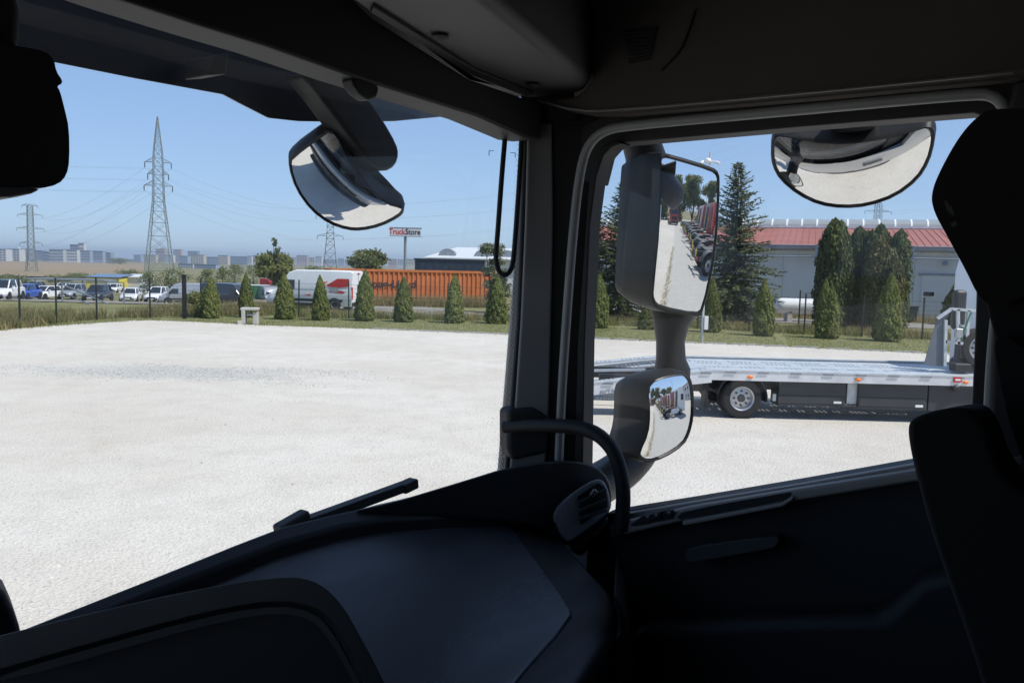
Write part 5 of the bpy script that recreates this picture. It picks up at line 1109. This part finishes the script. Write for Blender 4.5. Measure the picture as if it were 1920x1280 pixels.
# A-pillar
AP = (Vector((.853, .522, 0)), 1.958)
slab('windscreen_pillar', [(984, 190), (982, 260), (976, 420), (969, 600), (958, 740), (945, 900), (1096, 900), (1089, 760), (1096, 640), (1106, 420), (1131, 290), (1150, 190)], (.05, .05, 0), M['trim_black'], .006, plane=AP)
slab('pillar_trim', [(990, 230), (985, 420), (977, 600), (966, 760), (955, 895), (1022, 895), (1030, 760), (1034, 600), (1038, 420), (1036, 230)], (.015, .012, 0), M['pillar_grey'], .006, 3, plane=(AP[0], 1.944))
# door frame, glass opening, seal
top_out = [(1040, 330), (1075, 240), (1160, 205), (1500, 175), (1850, 140), (2100, 110), (2100, 1000), (1808, 1000), (1815, 860), (1822, 760), (1829, 600), (1835, 400), (1838, 216), (1825, 212), (1500, 238), (1165, 268), (1146, 275), (1131, 292), (1118, 345)]
slab('door_frame', top_out, (.06, 0, 0), M['trim_black'], .004, u=1.685)
slab('window_channel', [(1118, 330), (1131, 292), (1146, 276), (1165, 269), (1156, 262), (1128, 275), (1105, 320), (1083, 640), (1076, 900), (1092, 900), (1096, 640), (1106, 420)], (.05, 0, 0), M['trim_black'], .003, u=1.67)
ctube('door_seal', [(1048, 862), (1053, 740), (1062, 600), (1074, 440), (1086, 330), (1100, 275), (1128, 247), (1170, 236), (1500, 206), (1820, 176), (1862, 178), (1885, 200), (1897, 250), (1896, 330), (1880, 500), (1862, 660), (1855, 800), (1850, 900)], .0105, M['seal'], 10, 2, u=1.62)
slab('rear_pillar_trim', [(1868, 300), (1900, 150), (2200, 100), (2200, 1100), (1850, 1100), (1856, 700)], (.04, 0, 0), M['trim_black'], .01, u=1.60)
# header above the windscreen
lo = [(60, -25), (134, 3), (266, 41), (380, 78), (500, 118), (666, 165), (795, 201), (846, 218), (941, 252), (968, 262)]
hi = [(972, 250), (894, 217), (733, 167), (657, 142), (500, 86), (380, 49), (230, 0), (160, -25)]
LO = [C(*q, v=1.15) for q in lo]; HI = [C(*q, v=1.045) for q in reversed([(985, 254), (955, 242), (894, 217), (846, 201), (733, 167), (657, 142), (500, 86), (380, 49), (230, 0), (140, -32)])]
MB().loft([[a, b, b + Vector((0, .01, .02)), a + Vector((0, .01, .02))] for a, b in zip(LO, HI)]).obj('blind_cassette', M['blind'], cab)
if 0: slab('blind_groove', [(p[0] * .52 + q[0] * .48, p[1] * .52 + q[1] * .48) for p, q in zip([(266, 41), (500, 118), (666, 165), (846, 218), (955, 257)], [(365, 44), (500, 86), (640, 137), (820, 194), (965, 248)])] + [(p[0] * .46 + q[0] * .54, p[1] * .46 + q[1] * .54) for p, q in reversed(list(zip([(266, 41), (500, 118), (666, 165), (846, 218), (955, 257)], [(365, 44), (500, 86), (640, 137), (820, 194), (965, 248)])))], (0, .004, 0), M['trim_mid'], 0, v=1.072)
GM = [(a * .55 + b * .45) + Vector((0, -.002, -.002)) for a, b in zip(LO, HI)]; MB().tube(GM, .0022, 6).obj('blind_slat', M['blind'], cab)
slab('header_panel', [(972, 252), (894, 218), (733, 168), (657, 143), (500, 87), (380, 50), (230, 1), (100, -45), (-100, -100), (560, -100), (700, 35), (880, 148), (1015, 195), (1015, 262), (985, 258)], (0, .08, 0), M['trim_black'], .006, v=1.04)
slab('upper_header', [(-400, -60), (-400, -900), (1100, -900), (1060, 190), (880, 150), (560, -90)], (0, .05, 0), M['trim_black'], 0, v=1.12)
slab('visor_clip', [(660, 147), (676, 143), (702, 152), (713, 166), (708, 184), (694, 189), (676, 176), (664, 160)], (0, .03, 0), M['trim_black'], .006, 3, v=1.045)
slab('overhead_console', [(520, -120), (600, -32), (700, 38), (880, 148), (985, 187), (1050, 184), (1098, 174), (1108, 160), (1060, 120), (840, -60), (760, -130)], (0, 0, .42), M['console'], .022, 4, z=.385)
slab('console_edge', [(700, 14), (890, 132), (1000, 176), (985, 182), (880, 140), (694, 24)], (0, 0, .01), M['trim_black'], .002, z=.378)
for px, py in ((825, 66), (1000, 157)): MB().lathe([(.013, 0), (.016, -.004), (.006, -.009)], c=C(px, py, z=.384), n=14).obj('console_spot', M['trim_black'], cab, smooth=50)
slab('side_headliner', [(1005, 188), (1040, 200), (1085, 207), (1150, 206), (1500, 174), (1900, 134), (2200, 100), (2200, -700), (900, -700), (1010, -60), (1112, 150), (1080, 180)], (.10, 0, 0), M['headliner'], .012, 3, u=1.56)
ctube('headliner_piping', [(1010, 189), (1085, 208), (1150, 207), (1500, 175), (1900, 135)], .003, M['trim_mid'], 6, 1, u=1.555)
for k in range(9): MB().bar(C(1168 + k * 1.5, 58 + k * 7.5, u=1.556), C(1232 - k * 1.5, 53 + k * 7.0, u=1.556), .004, .004).obj('speaker_slot', M['frit'], cab)
ctube('headliner_seam', [(1303, 20), (1290, 62), (1276, 95), (1240, 132)], .0028, M['trim_black'], 6, 1, u=1.557)
slab('corner_trim', [(978, 165), (1075, 165), (1085, 225), (978, 225)], (.04, .03, 0), M['trim_black'], .004, plane=(AP[0], 1.935))
cbox('ceiling', -.75, 1.66, -1.0, 1.15, 3.60, 3.64, M['headliner'])
cbox('driver_side_lining', -.765, -.745, -1.0, 1.1, 1.3, 2.3, M['trim_black']); cbox('driver_side_lining', -.765, -.745, -1.0, 1.1, 3.15, 3.6, M['headliner'])
cbox('rear_side_lining', 1.69, 1.765, -.99, -.06, 1.3, 3.59, M['trim_black']); cbox('rear_side_lining', -.768, -.742, -.99, -.06, 2.31, 3.14, M['trim_black'])
# door trim
slab('door_panel', [(1128, 965), (1180, 956), (1290, 939), (1500, 904), (1700, 869), (2100, 802), (2100, 1900), (1060, 1900), (1100, 1010)], (.06, 0, 0), M['trim_black'], .006, u=1.655)
slab('door_ledge', [(1148, 1006), (1176, 976), (1290, 951), (1480, 919), (1700, 884), (2100, 812), (2100, 850), (1700, 906), (1490, 940), (1280, 977), (1165, 1004)], (.052, 0, 0), M['ledge'], .008, 3, u=1.60)
slab('window_ledge', [(1150, 967), (1290, 943), (1500, 908), (1700, 873), (2100, 805), (2100, 813), (1700, 884), (1480, 919), (1290, 951), (1176, 976)], (.03, 0, 0), M['ledge'], .003, u=1.63)
slab('grab_pocket', [(1283, 957), (1470, 924), (1484, 922), (1478, 934), (1462, 940), (1278, 974), (1268, 970)], (.003, 0, 0), M['frit'], 0, 2, 1, u=1.597)
slab('pocket_lip', [(1278, 977), (1465, 942), (1486, 930), (1488, 936), (1468, 950), (1280, 986)], (.02, 0, 0), M['ledge'], .004, 2, u=1.588)
slab('switch_panel', [(1180, 984), (1205, 966), (1256, 954), (1264, 958), (1262, 972), (1190, 986)], (.003, 0, 0), M['trim_black'], .001, 2, u=1.597)
for a, b in ((1206, 966), (1222, 963), (1246, 958)): slab('window_switch', [(a, b), (a + 16, b - 3), (a + 16, b + 8), (a, b + 11)], (.006, 0, 0), M['dash'], .002, u=1.590); slab('switch_icon', [(a + 6, b + 1), (a + 10, b + .4), (a + 10, b + 3), (a + 6, b + 3.6)], (.001, 0, 0), M['icon'], 0, u=1.5885)
slab('door_pull', [(1283, 1040), (1292, 1024), (1450, 1004), (1461, 1008), (1458, 1022), (1444, 1030), (1300, 1054), (1288, 1054)], (.03, 0, 0), M['trim_grey'], .008, 3, 1, u=1.60)
slab('door_pocket', [(1180, 1180), (1400, 1160), (1650, 1150), (1720, 1080), (2100, 1000), (2100, 1800), (1180, 1800)], (.08, 0, 0), M['trim_black'], .03, 4, u=1.56)
# passenger seat
hr = slab('headrest', [(1866, 203), (1838, 213), (1802, 250), (1766, 312), (1745, 362), (1750, 396), (1772, 436), (1810, 505), (1836, 560), (1866, 575), (1900, 565), (1990, 520), (2100, 420), (2080, 260), (1960, 205)], (.10, -.06, 0), M['seat'], .025, 4, 3, t=1.08)
slab('seat_back', [(1775, 420), (1806, 480), (1838, 570), (1858, 650), (1880, 720), (1915, 850), (1940, 1000), (2000, 1400), (2400, 1400), (2400, 380), (2000, 300), (1850, 330)], (.2, -.14, 0), M['seat'], .03, 4, 1, t=1.13)
slab('seat_wing', [(1862, 640), (1876, 628), (1905, 640), (2000, 720), (2000, 1000), (1930, 900), (1890, 790), (1868, 690)], (.05, -.03, 0), M['seat'], .012, 3, 1, t=1.10)
slab('armrest', [(1699, 800), (1710, 783), (1755, 768), (1800, 762), (1828, 770), (1850, 806), (1880, 900), (2000, 960), (2100, 1400), (1870, 1400), (1838, 1270), (1790, 1130), (1745, 1000), (1722, 915), (1706, 850)], (.2, .0, -.02), M['seat'], .028, 4, 3, t=.98)
def hp(px, py): return C(px, py, t=1.078)
for k, (x, y) in enumerate(((1770, 378), (1774, 384), (1779, 388))): MB().prism([hp(x, y), hp(x + 4, y - 2), hp(x + 9, y + 15), hp(x + 6, y + 17)], (.001, -.001, 0)).obj('seat_print', M['seat_print'], cab)
MB().prism([hp(1782, 419), hp(1791, 414), hp(1794, 421), hp(1785, 426)], (.001, -.001, 0)).obj('seat_print', M['seat_print'], cab)
# pull cord, frit dots, glass marks
ctube('blind_cord', [(947, 257), (940, 340), (933, 440), (929, 484), (934, 508), (946, 518), (958, 508), (963, 486), (968, 420), (975, 320), (978, 262)], .0058, M['trim_black'], 8, 2, v=1.10)
fd = MB(); pl = [(983, 262), (977, 420), (969, 600), (958, 740), (943, 885)]
def gl(px, py):
    d = cray(px, py); t = 2.0
    for _ in range(20): q = d * t; t *= ws(q.x, q.z + EYE) / q.y
    q = d * (t * .998); return Vector((q.x, q.y, q.z + EYE))
for i in range(128):
    y = 262 + (885 - 262) * i / 127; x = np.interp(y, [p[1] for p in pl], [p[0] for p in pl])
    for k, r_ in enumerate((.0021, .0018, .0014, .0010)):
        c = gl(x - 2 - 4.6 * k + (2.3 if i % 2 else 0), y + (k % 2) * 2.4); fd.add([c + Vector((r_ * math.cos(a), 0, r_ * math.sin(a))) for a in np.linspace(0, 5.236, 6)], [(0, 1, 2, 3, 4, 5)])
o = fd.obj('frit_dots', M['frit'], cab); o['kind'] = 'stuff'
MB().prism([gl(p[0], p[1]) for p in [(984, 200), (983, 262), (977, 420), (969, 600), (958, 740), (943, 900), (1010, 900), (1010, 200)]], (0, .004, 0)).obj('frit_band', M['frit'], cab)
for (x, y, s) in ((917, 283, 1), (966, 287, -1)): MB().bar(gl(x, y), gl(x + 9 * s, y - .5), .0012).bar(gl(x, y), gl(x, y + 9), .0012).obj('glass_mark', M['trim_mid'], cab)
# camera housing hanging at the left of the windscreen
slab('camera_housing', [(-120, 40), (18, 84), (86, 95), (102, 112), (106, 134), (117, 150), (117, 157), (107, 162), (113, 170), (122, 205), (130, 240), (131, 300), (126, 328), (110, 346), (75, 354), (0, 350), (-120, 345)], (.02, .10, 0), M['trim_black'], .008, 3, 1, v=.98)
slab('camera_cover', [(-120, 343), (0, 343), (76, 355), (60, 363), (20, 370), (-120, 372)], (.02, .08, 0), M['trim_mid'], .006, 3, v=.985)
slab('camera_stalk', [(-60, -60), (20, -60), (38, 20), (36, 90), (-60, 90)], (.02, .06, 0), M['trim_black'], .01, 3, v=1.0)
# wiper, outside visor
wp = [C(545, 990, v=1.30), C(640, 955, v=1.31), C(775, 905, v=1.30)]; MB().bar(wp[0], wp[2], .026, .022).obj('wiper_blade', M['trim_black'], cab, bevel=.003); MB().bar(C(752, 916, v=1.295), C(777, 904, v=1.295), .03, .024).obj('wiper_tip', M['trim_black'], cab, bevel=.004); MB().bar(C(520, 998, v=1.29), C(575, 966, v=1.29), .03, .03).obj('wiper_arm', M['trim_black'], cab, bevel=.006); cbox('cowl', -.6, 1.5, 1.262, 1.288, 2.1, 2.215, M['trim_black'])
slab('outside_visor', [(-700, -260), (-700, 20), (40, 100), (105, 118), (250, 147), (420, 178), (450, 194), (505, 222), (560, 228), (640, 229.5), (740, 228), (846, 218), (960, 196), (960, 150), (700, 60), (400, -100)], (0, .012, .003), M['smoked'], .003, v=1.56)
for px in (410,): slab('visor_bracket', [(px - 20, 142), (px - 12, 104), (px + 20, 100), (px + 14, 140)], (0, .08, 0), M['trim_black'], .004, v=1.44)

# ------------------------------------------------------------------ outside mirrors
def mirror(name, glass_px, c, n, Rad, depth, rim=1.05, shrink=.86, m='mirror_shell', it=1, face=None, side=None):
    c = Vector(c); n = Vector(n).normalized(); pl_ = plane_at(c, n)
    pts = chaikin([Vector((p[0], p[1], 0)) for p in glass_px], it); P = [C(p.x, p.y, plane=pl_) for p in pts]; cc = sum(P, Vector()) / len(P)
    rm = sum((p - cc).length for p in P) / len(P); k = 12
    def bul(p): r = (p - cc).length; return math.sqrt(max(Rad * Rad - r * r, 1e-6)) - math.sqrt(Rad * Rad - rm * rm)
    V = []; nn = len(P)
    for j in range(k, 0, -1):
        f = j / k
        for p in P: q = cc + (p - cc) * f; V.append(q + n * bul(q))
    V.append(cc + n * bul(cc)); F = []
    for j in range(k - 1):
        for i in range(nn): F.append((j * nn + i, j * nn + (i + 1) % nn, (j + 1) * nn + (i + 1) % nn, (j + 1) * nn + i))
    for i in range(nn): F.append(((k - 1) * nn + i, (k - 1) * nn + (i + 1) % nn, k * nn))
    edge = [cc + (p - cc) * 1.0 + n * bul(p) for p in P]
    def rg(s, off, b=1): return [cc + (p - cc) * s + n * (bul(p) * b + off) for p in P]
    sd = Vector(side) if side else Vector((0, 0, 0))
    hs = MB().loft([rg(.985, -.006), rg(1.005, .003), rg(1 + (rim - 1) * .7, .002), rg(rim, -.012), rg(rim * 1.01, -depth * .35, .6), [q + sd * .5 for q in rg(rim * .97, -depth * .7, .3)], [q + sd for q in rg(shrink, -depth, 0)], [q + sd for q in rg(shrink * .6, -depth * 1.12, 0)]], False, True).obj(name, M[m], cab, smooth=60)
    MB().add(V, F).obj('mirror_glass', M['mirror'], hs, smooth=180)
    MB().loft([rg(.97, .001), rg(1.0, .005), rg(1.022, .003), rg(1.01, -.003)], False, False).obj('mirror_rim', M['mirror_rim'], hs, smooth=60)
    return hs, cc
# main mirror: slightly convex, aimed so that straight back shows near (1258, 395)
def aim(px, py, r, c, Rad):
    d = cray(px, py).normalized(); n0 = (Vector(r).normalized() - d).normalized(); n = n0.copy()
    for _ in range(6):
        q = C(px, py, plane=plane_at(c, n)); n = (n0 - (q - Vector(c)) / Rad); n.normalize()
    return n
c_main = C(1284, 442, u=2.10); n_main = aim(1258, 397, (0, -1, 0), c_main, 1.5)
main_px = [(1243, 291), (1262, 295), (1334, 317), (1346, 327), (1346, 350), (1337, 470), (1320, 582), (1308, 591), (1238, 577), (1226, 566), (1223, 546), (1232, 420), (1239, 302)]
mh, _ = mirror('main_mirror', main_px, c_main, n_main, 1.5, .19, 1.045, .92, side=(-.02, .0, -.005))
c_low = C(1254, 785, u=2.06); n_low = aim(1222, 754, (0, -1, 0), c_low, .42)
low_px = [(1214, 728), (1231, 710), (1279, 701), (1290, 706), (1296, 718), (1297, 746), (1295, 782), (1289, 810), (1279, 831), (1243, 855), (1217, 864), (1203, 857), (1201, 845), (1211, 812), (1214, 774)]
lh, _ = mirror('wide_angle_mirror', low_px, c_low, n_low, .42, .15, 1.08, .9, side=(0, 0, -.01))
def col(px, py, hw, dep, t=2.42): a, b = C(px - hw, py, t=t), C(px + hw, py, t=t); ctr_ = (a + b) / 2; e = (b - a) / 2; dd = Vector((.85, .52, 0)) * dep; return [ctr_ + e * math.cos(k * math.pi / 8) + dd * math.sin(k * math.pi / 8) for k in range(16)]
MB().loft([col(1258, 560, 48, .06), col(1264, 590, 42, .06), col(1259, 612, 33, .055), col(1257, 640, 27, .055), col(1258, 672, 28, .055), col(1261, 692, 34, .06), col(1258, 740, 34, .06)]).obj('mirror_column', M['mirror_shell'], cab, smooth=60)
MB().loft([col(1215, 330, 42, .07, 2.33), col(1213, 300, 40, .07, 2.33), col(1203, 268, 38, .07, 2.3), col(1192, 235, 36, .06, 2.25), col(1180, 200, 34, .06, 2.2)]).obj('upper_mirror_arm', M['mirror_shell'], cab, smooth=60)
MB().tube(chaikin([C(1208, 815, u=2.24), C(1196, 850, u=2.2), C(1165, 882, u=2.1), C(1115, 912, u=1.95), C(1085, 930, u=1.83)], 2, False), .058, 14).obj('lower_mirror_arm', M['mirror_shell'], cab, smooth=60)
# kerb mirror
c_k = C(1600, 312, u=1.98); dk = cray(1600, 312).normalized(); n_k = (Vector((-.10, .0, -1)).normalized() - dk).normalized()
kerb_px = [(1451, 266), (1461, 257), (1524, 259), (1589, 258), (1654, 252), (1714, 245), (1738, 242), (1748, 251), (1750, 268), (1740, 304), (1720, 335), (1680, 364), (1628, 381), (1581, 385), (1537, 380), (1498, 363), (1464, 338), (1450, 314), (1447, 288)]
kh, _ = mirror('kerb_mirror', kerb_px, c_k, n_k, .42, .09, 1.03, .8)
slab('kerb_mirror_hood', [(1450, 266), (1460, 252), (1500, 245), (1560, 240), (1640, 234), (1700, 231), (1734, 233), (1750, 244), (1742, 250), (1714, 250), (1654, 257), (1589, 263), (1524, 264), (1462, 262)], (.09, .02, .02), M['mirror_shell'], .008, 3, 1, u=1.97)
slab('kerb_mirror_mount', [(1553, 215), (1648, 205), (1640, 234), (1626, 243), (1572, 248), (1558, 240)], (.06, .01, 0), M['mirror_rim'], .008, 3, u=1.90)
# front mirror on its arm
c_f = C(650, 342, v=1.52); df = cray(650, 342).normalized(); n_f = (Vector((-.12, -.05, -1)).normalized() - df).normalized()
fr_px = [(545, 300), (610, 254), (622, 254), (633, 262), (658, 302), (694, 347), (725, 377), (752, 390), (756, 398), (748, 408), (714, 423), (677, 430), (652, 428), (618, 415), (584, 389), (556, 352), (543, 316)]
fh, _ = mirror('front_mirror', fr_px, c_f, n_f, .40, .08, 1.035, .8)
slab('front_mirror_hood', [(600, 250), (622, 243), (642, 254), (680, 292), (720, 330), (752, 366), (760, 382), (754, 395), (728, 384), (694, 350), (656, 304), (632, 262), (618, 254)], (.02, .07, .0), M['mirror_shell'], .008, 3, 1, v=1.50)
slab('front_mirror_arm', [(560, 135), (640, 140), (690, 178), (722, 226), (746, 268), (751, 290), (744, 312), (726, 322), (702, 314), (668, 270), (628, 215), (590, 165)], (.0, .07, 0), M['mirror_shell'], .018, 4, 1, v=1.44)

# ------------------------------------------------------------------ behind the cab: what the mirrors show
def W(u, v, z=0): return to_world((u, v, z))
pv = MB().add([(*W(2.55, -2.0)[:2], .006), (*W(2.55, -75)[:2], .006), (*W(45, -75)[:2], .006), (*W(45, -2.0)[:2], .006)], [(0, 1, 2, 3)])
def paver_mat():
    m = mat('block_paving', (.47, .45, .41), .9, var=.08, scale=.6); nt = m.node_tree; N, L = nt.nodes, nt.links; b = N['Principled BSDF']
    tc = N.new('ShaderNodeTexCoord'); mp = N.new('ShaderNodeMapping'); mp.inputs[2].default_value = (0, 0, -YAW); L.new(tc.outputs['Object'], mp.inputs[0]); br = N.new('ShaderNodeTexBrick'); br.inputs['Scale'].default_value = 2.5; br.inputs['Color1'].default_value = (.48, .46, .42, 1); br.inputs['Color2'].default_value = (.43, .41, .37, 1); br.inputs['Mortar'].default_value = (.27, .25, .22, 1); br.inputs['Mortar Size'].default_value = .02
    L.new(mp.outputs[0], br.inputs[0]); L.new(br.outputs[0], b.inputs['Base Color']); return m
o = pv.obj('block_paving', paver_mat()); tag(o, 'block paved strip seen in the mirrors', None, kind='structure')
blades('paving_joint_weeds', np.array([W(2.5 + RNG.normal(0, .08), -2 - 16 * RNG.random() ** 1.4) for _ in range(900)]), .12, .012, .6, M['weed'], 'dry weeds along the joint of gravel and paving in the mirror', 'weeds')
rowp = ['white_paint', 'red_paint', 'white_paint', 'red_paint', 'silver', 'red_paint', 'white_paint', 'red_paint']
labs = ['white tractor unit nearest in the mirror', 'red tractor unit second in the mirror row', 'white tractor unit third in the mirror row', 'red tractor unit fourth in the mirror row', 'silver tractor unit fifth in the mirror row', 'red tractor unit sixth in the mirror row', 'white tractor unit seventh in the mirror row', 'red tractor unit last in the mirror row']
protos = {'red_paint': red_lorry}
for i, (pt, lb) in enumerate(zip(rowp, labs)):
    if pt in protos: t_ = copy_tree(protos[pt])
    else: t_ = make_tractor(pt); protos[pt] = t_
    put(t_, W(4.0 + .15 * (i % 3), -11.0 - 3.6 * i), YAW + R(-8), lb, 'lorry', 'tractor units parked in a row behind us')
t_ = copy_tree(red_lorry); put(t_, W(1.5, -50), YAW + R(80), 'red lorry facing us at the end of the mirrored row', 'lorry'); t_ = copy_tree(protos['white_paint']); put(t_, W(-3.0, -48), YAW + R(85), 'white lorry facing us beside the mirrored lane', 'lorry')
for i, (u, v, h, r_) in enumerate([(-8, -62, 11, 4.5), (-2, -66, 13, 5), (4, -64, 12, 4.5), (10, -68, 13, 5), (17, -66, 11, 4.5), (25, -70, 12, 5)]):
    broad_tree('tree', W(u, v), h, r_, M['leaf_far'], ['first', 'second', 'third', 'fourth', 'fifth', 'sixth'][i] + ' tree from the lane in the mirrored tree line', 80 + i, 6000, .3, .02, group='trees behind the yard')
ob = empty('office_building', W(30, -14), YAW, 'plain two-storey building with small windows, seen in the lower mirror', 'building')
MB().box((4, -12, 3.4), (8, 34, 6.8)).obj('wall', M['wall'], ob); MB().box((4, -12, 6.95), (8.6, 34.6, .3)).obj('roof', M['roof_red'], ob)
for k in range(9):
    for z in (1.9, 4.9): w_ = MB().box((-.03, -27 + k * 3.6, z), (.1, 1.3, 1.4)).obj('window', M['carglass'], ob); MB().box((-.05, -27 + k * 3.6, z - .78), (.2, 1.5, .08)).obj('sill', M['white_frame'], w_)
lpb = empty('yard_lamp', W(14, -30), 0, 'tall yard lamp pole seen in the lower mirror', 'lamp'); MB().tube([(0, 0, 0), (0, 0, 9)], [.09, .05], 8).obj('pole', M['galv'], lpb); MB().box((.3, 0, 9), (.9, .3, .14)).obj('lamp_head', M['galv2'], lpb, bevel=.03)

# ------------------------------------------------------------------ air
hz = MB().box((0, 0, 22), (12400, 12400, 56)).obj('haze', None); tag(hz, 'thin summer haze over the whole land', 'haze', kind='stuff')
hm = bpy.data.materials.new('haze'); hm.use_nodes = True; nt = hm.node_tree; nt.nodes.clear(); ov = nt.nodes.new('ShaderNodeOutputMaterial'); pvn = nt.nodes.new('ShaderNodeVolumePrincipled')
pvn.inputs['Color'].default_value = (.74, .86, 1, 1); pvn.inputs['Density'].default_value = HAZE; pvn.inputs['Anisotropy'].default_value = .3
nt.links.new(pvn.outputs[0], ov.inputs['Volume']); hz.data.materials.append(hm)
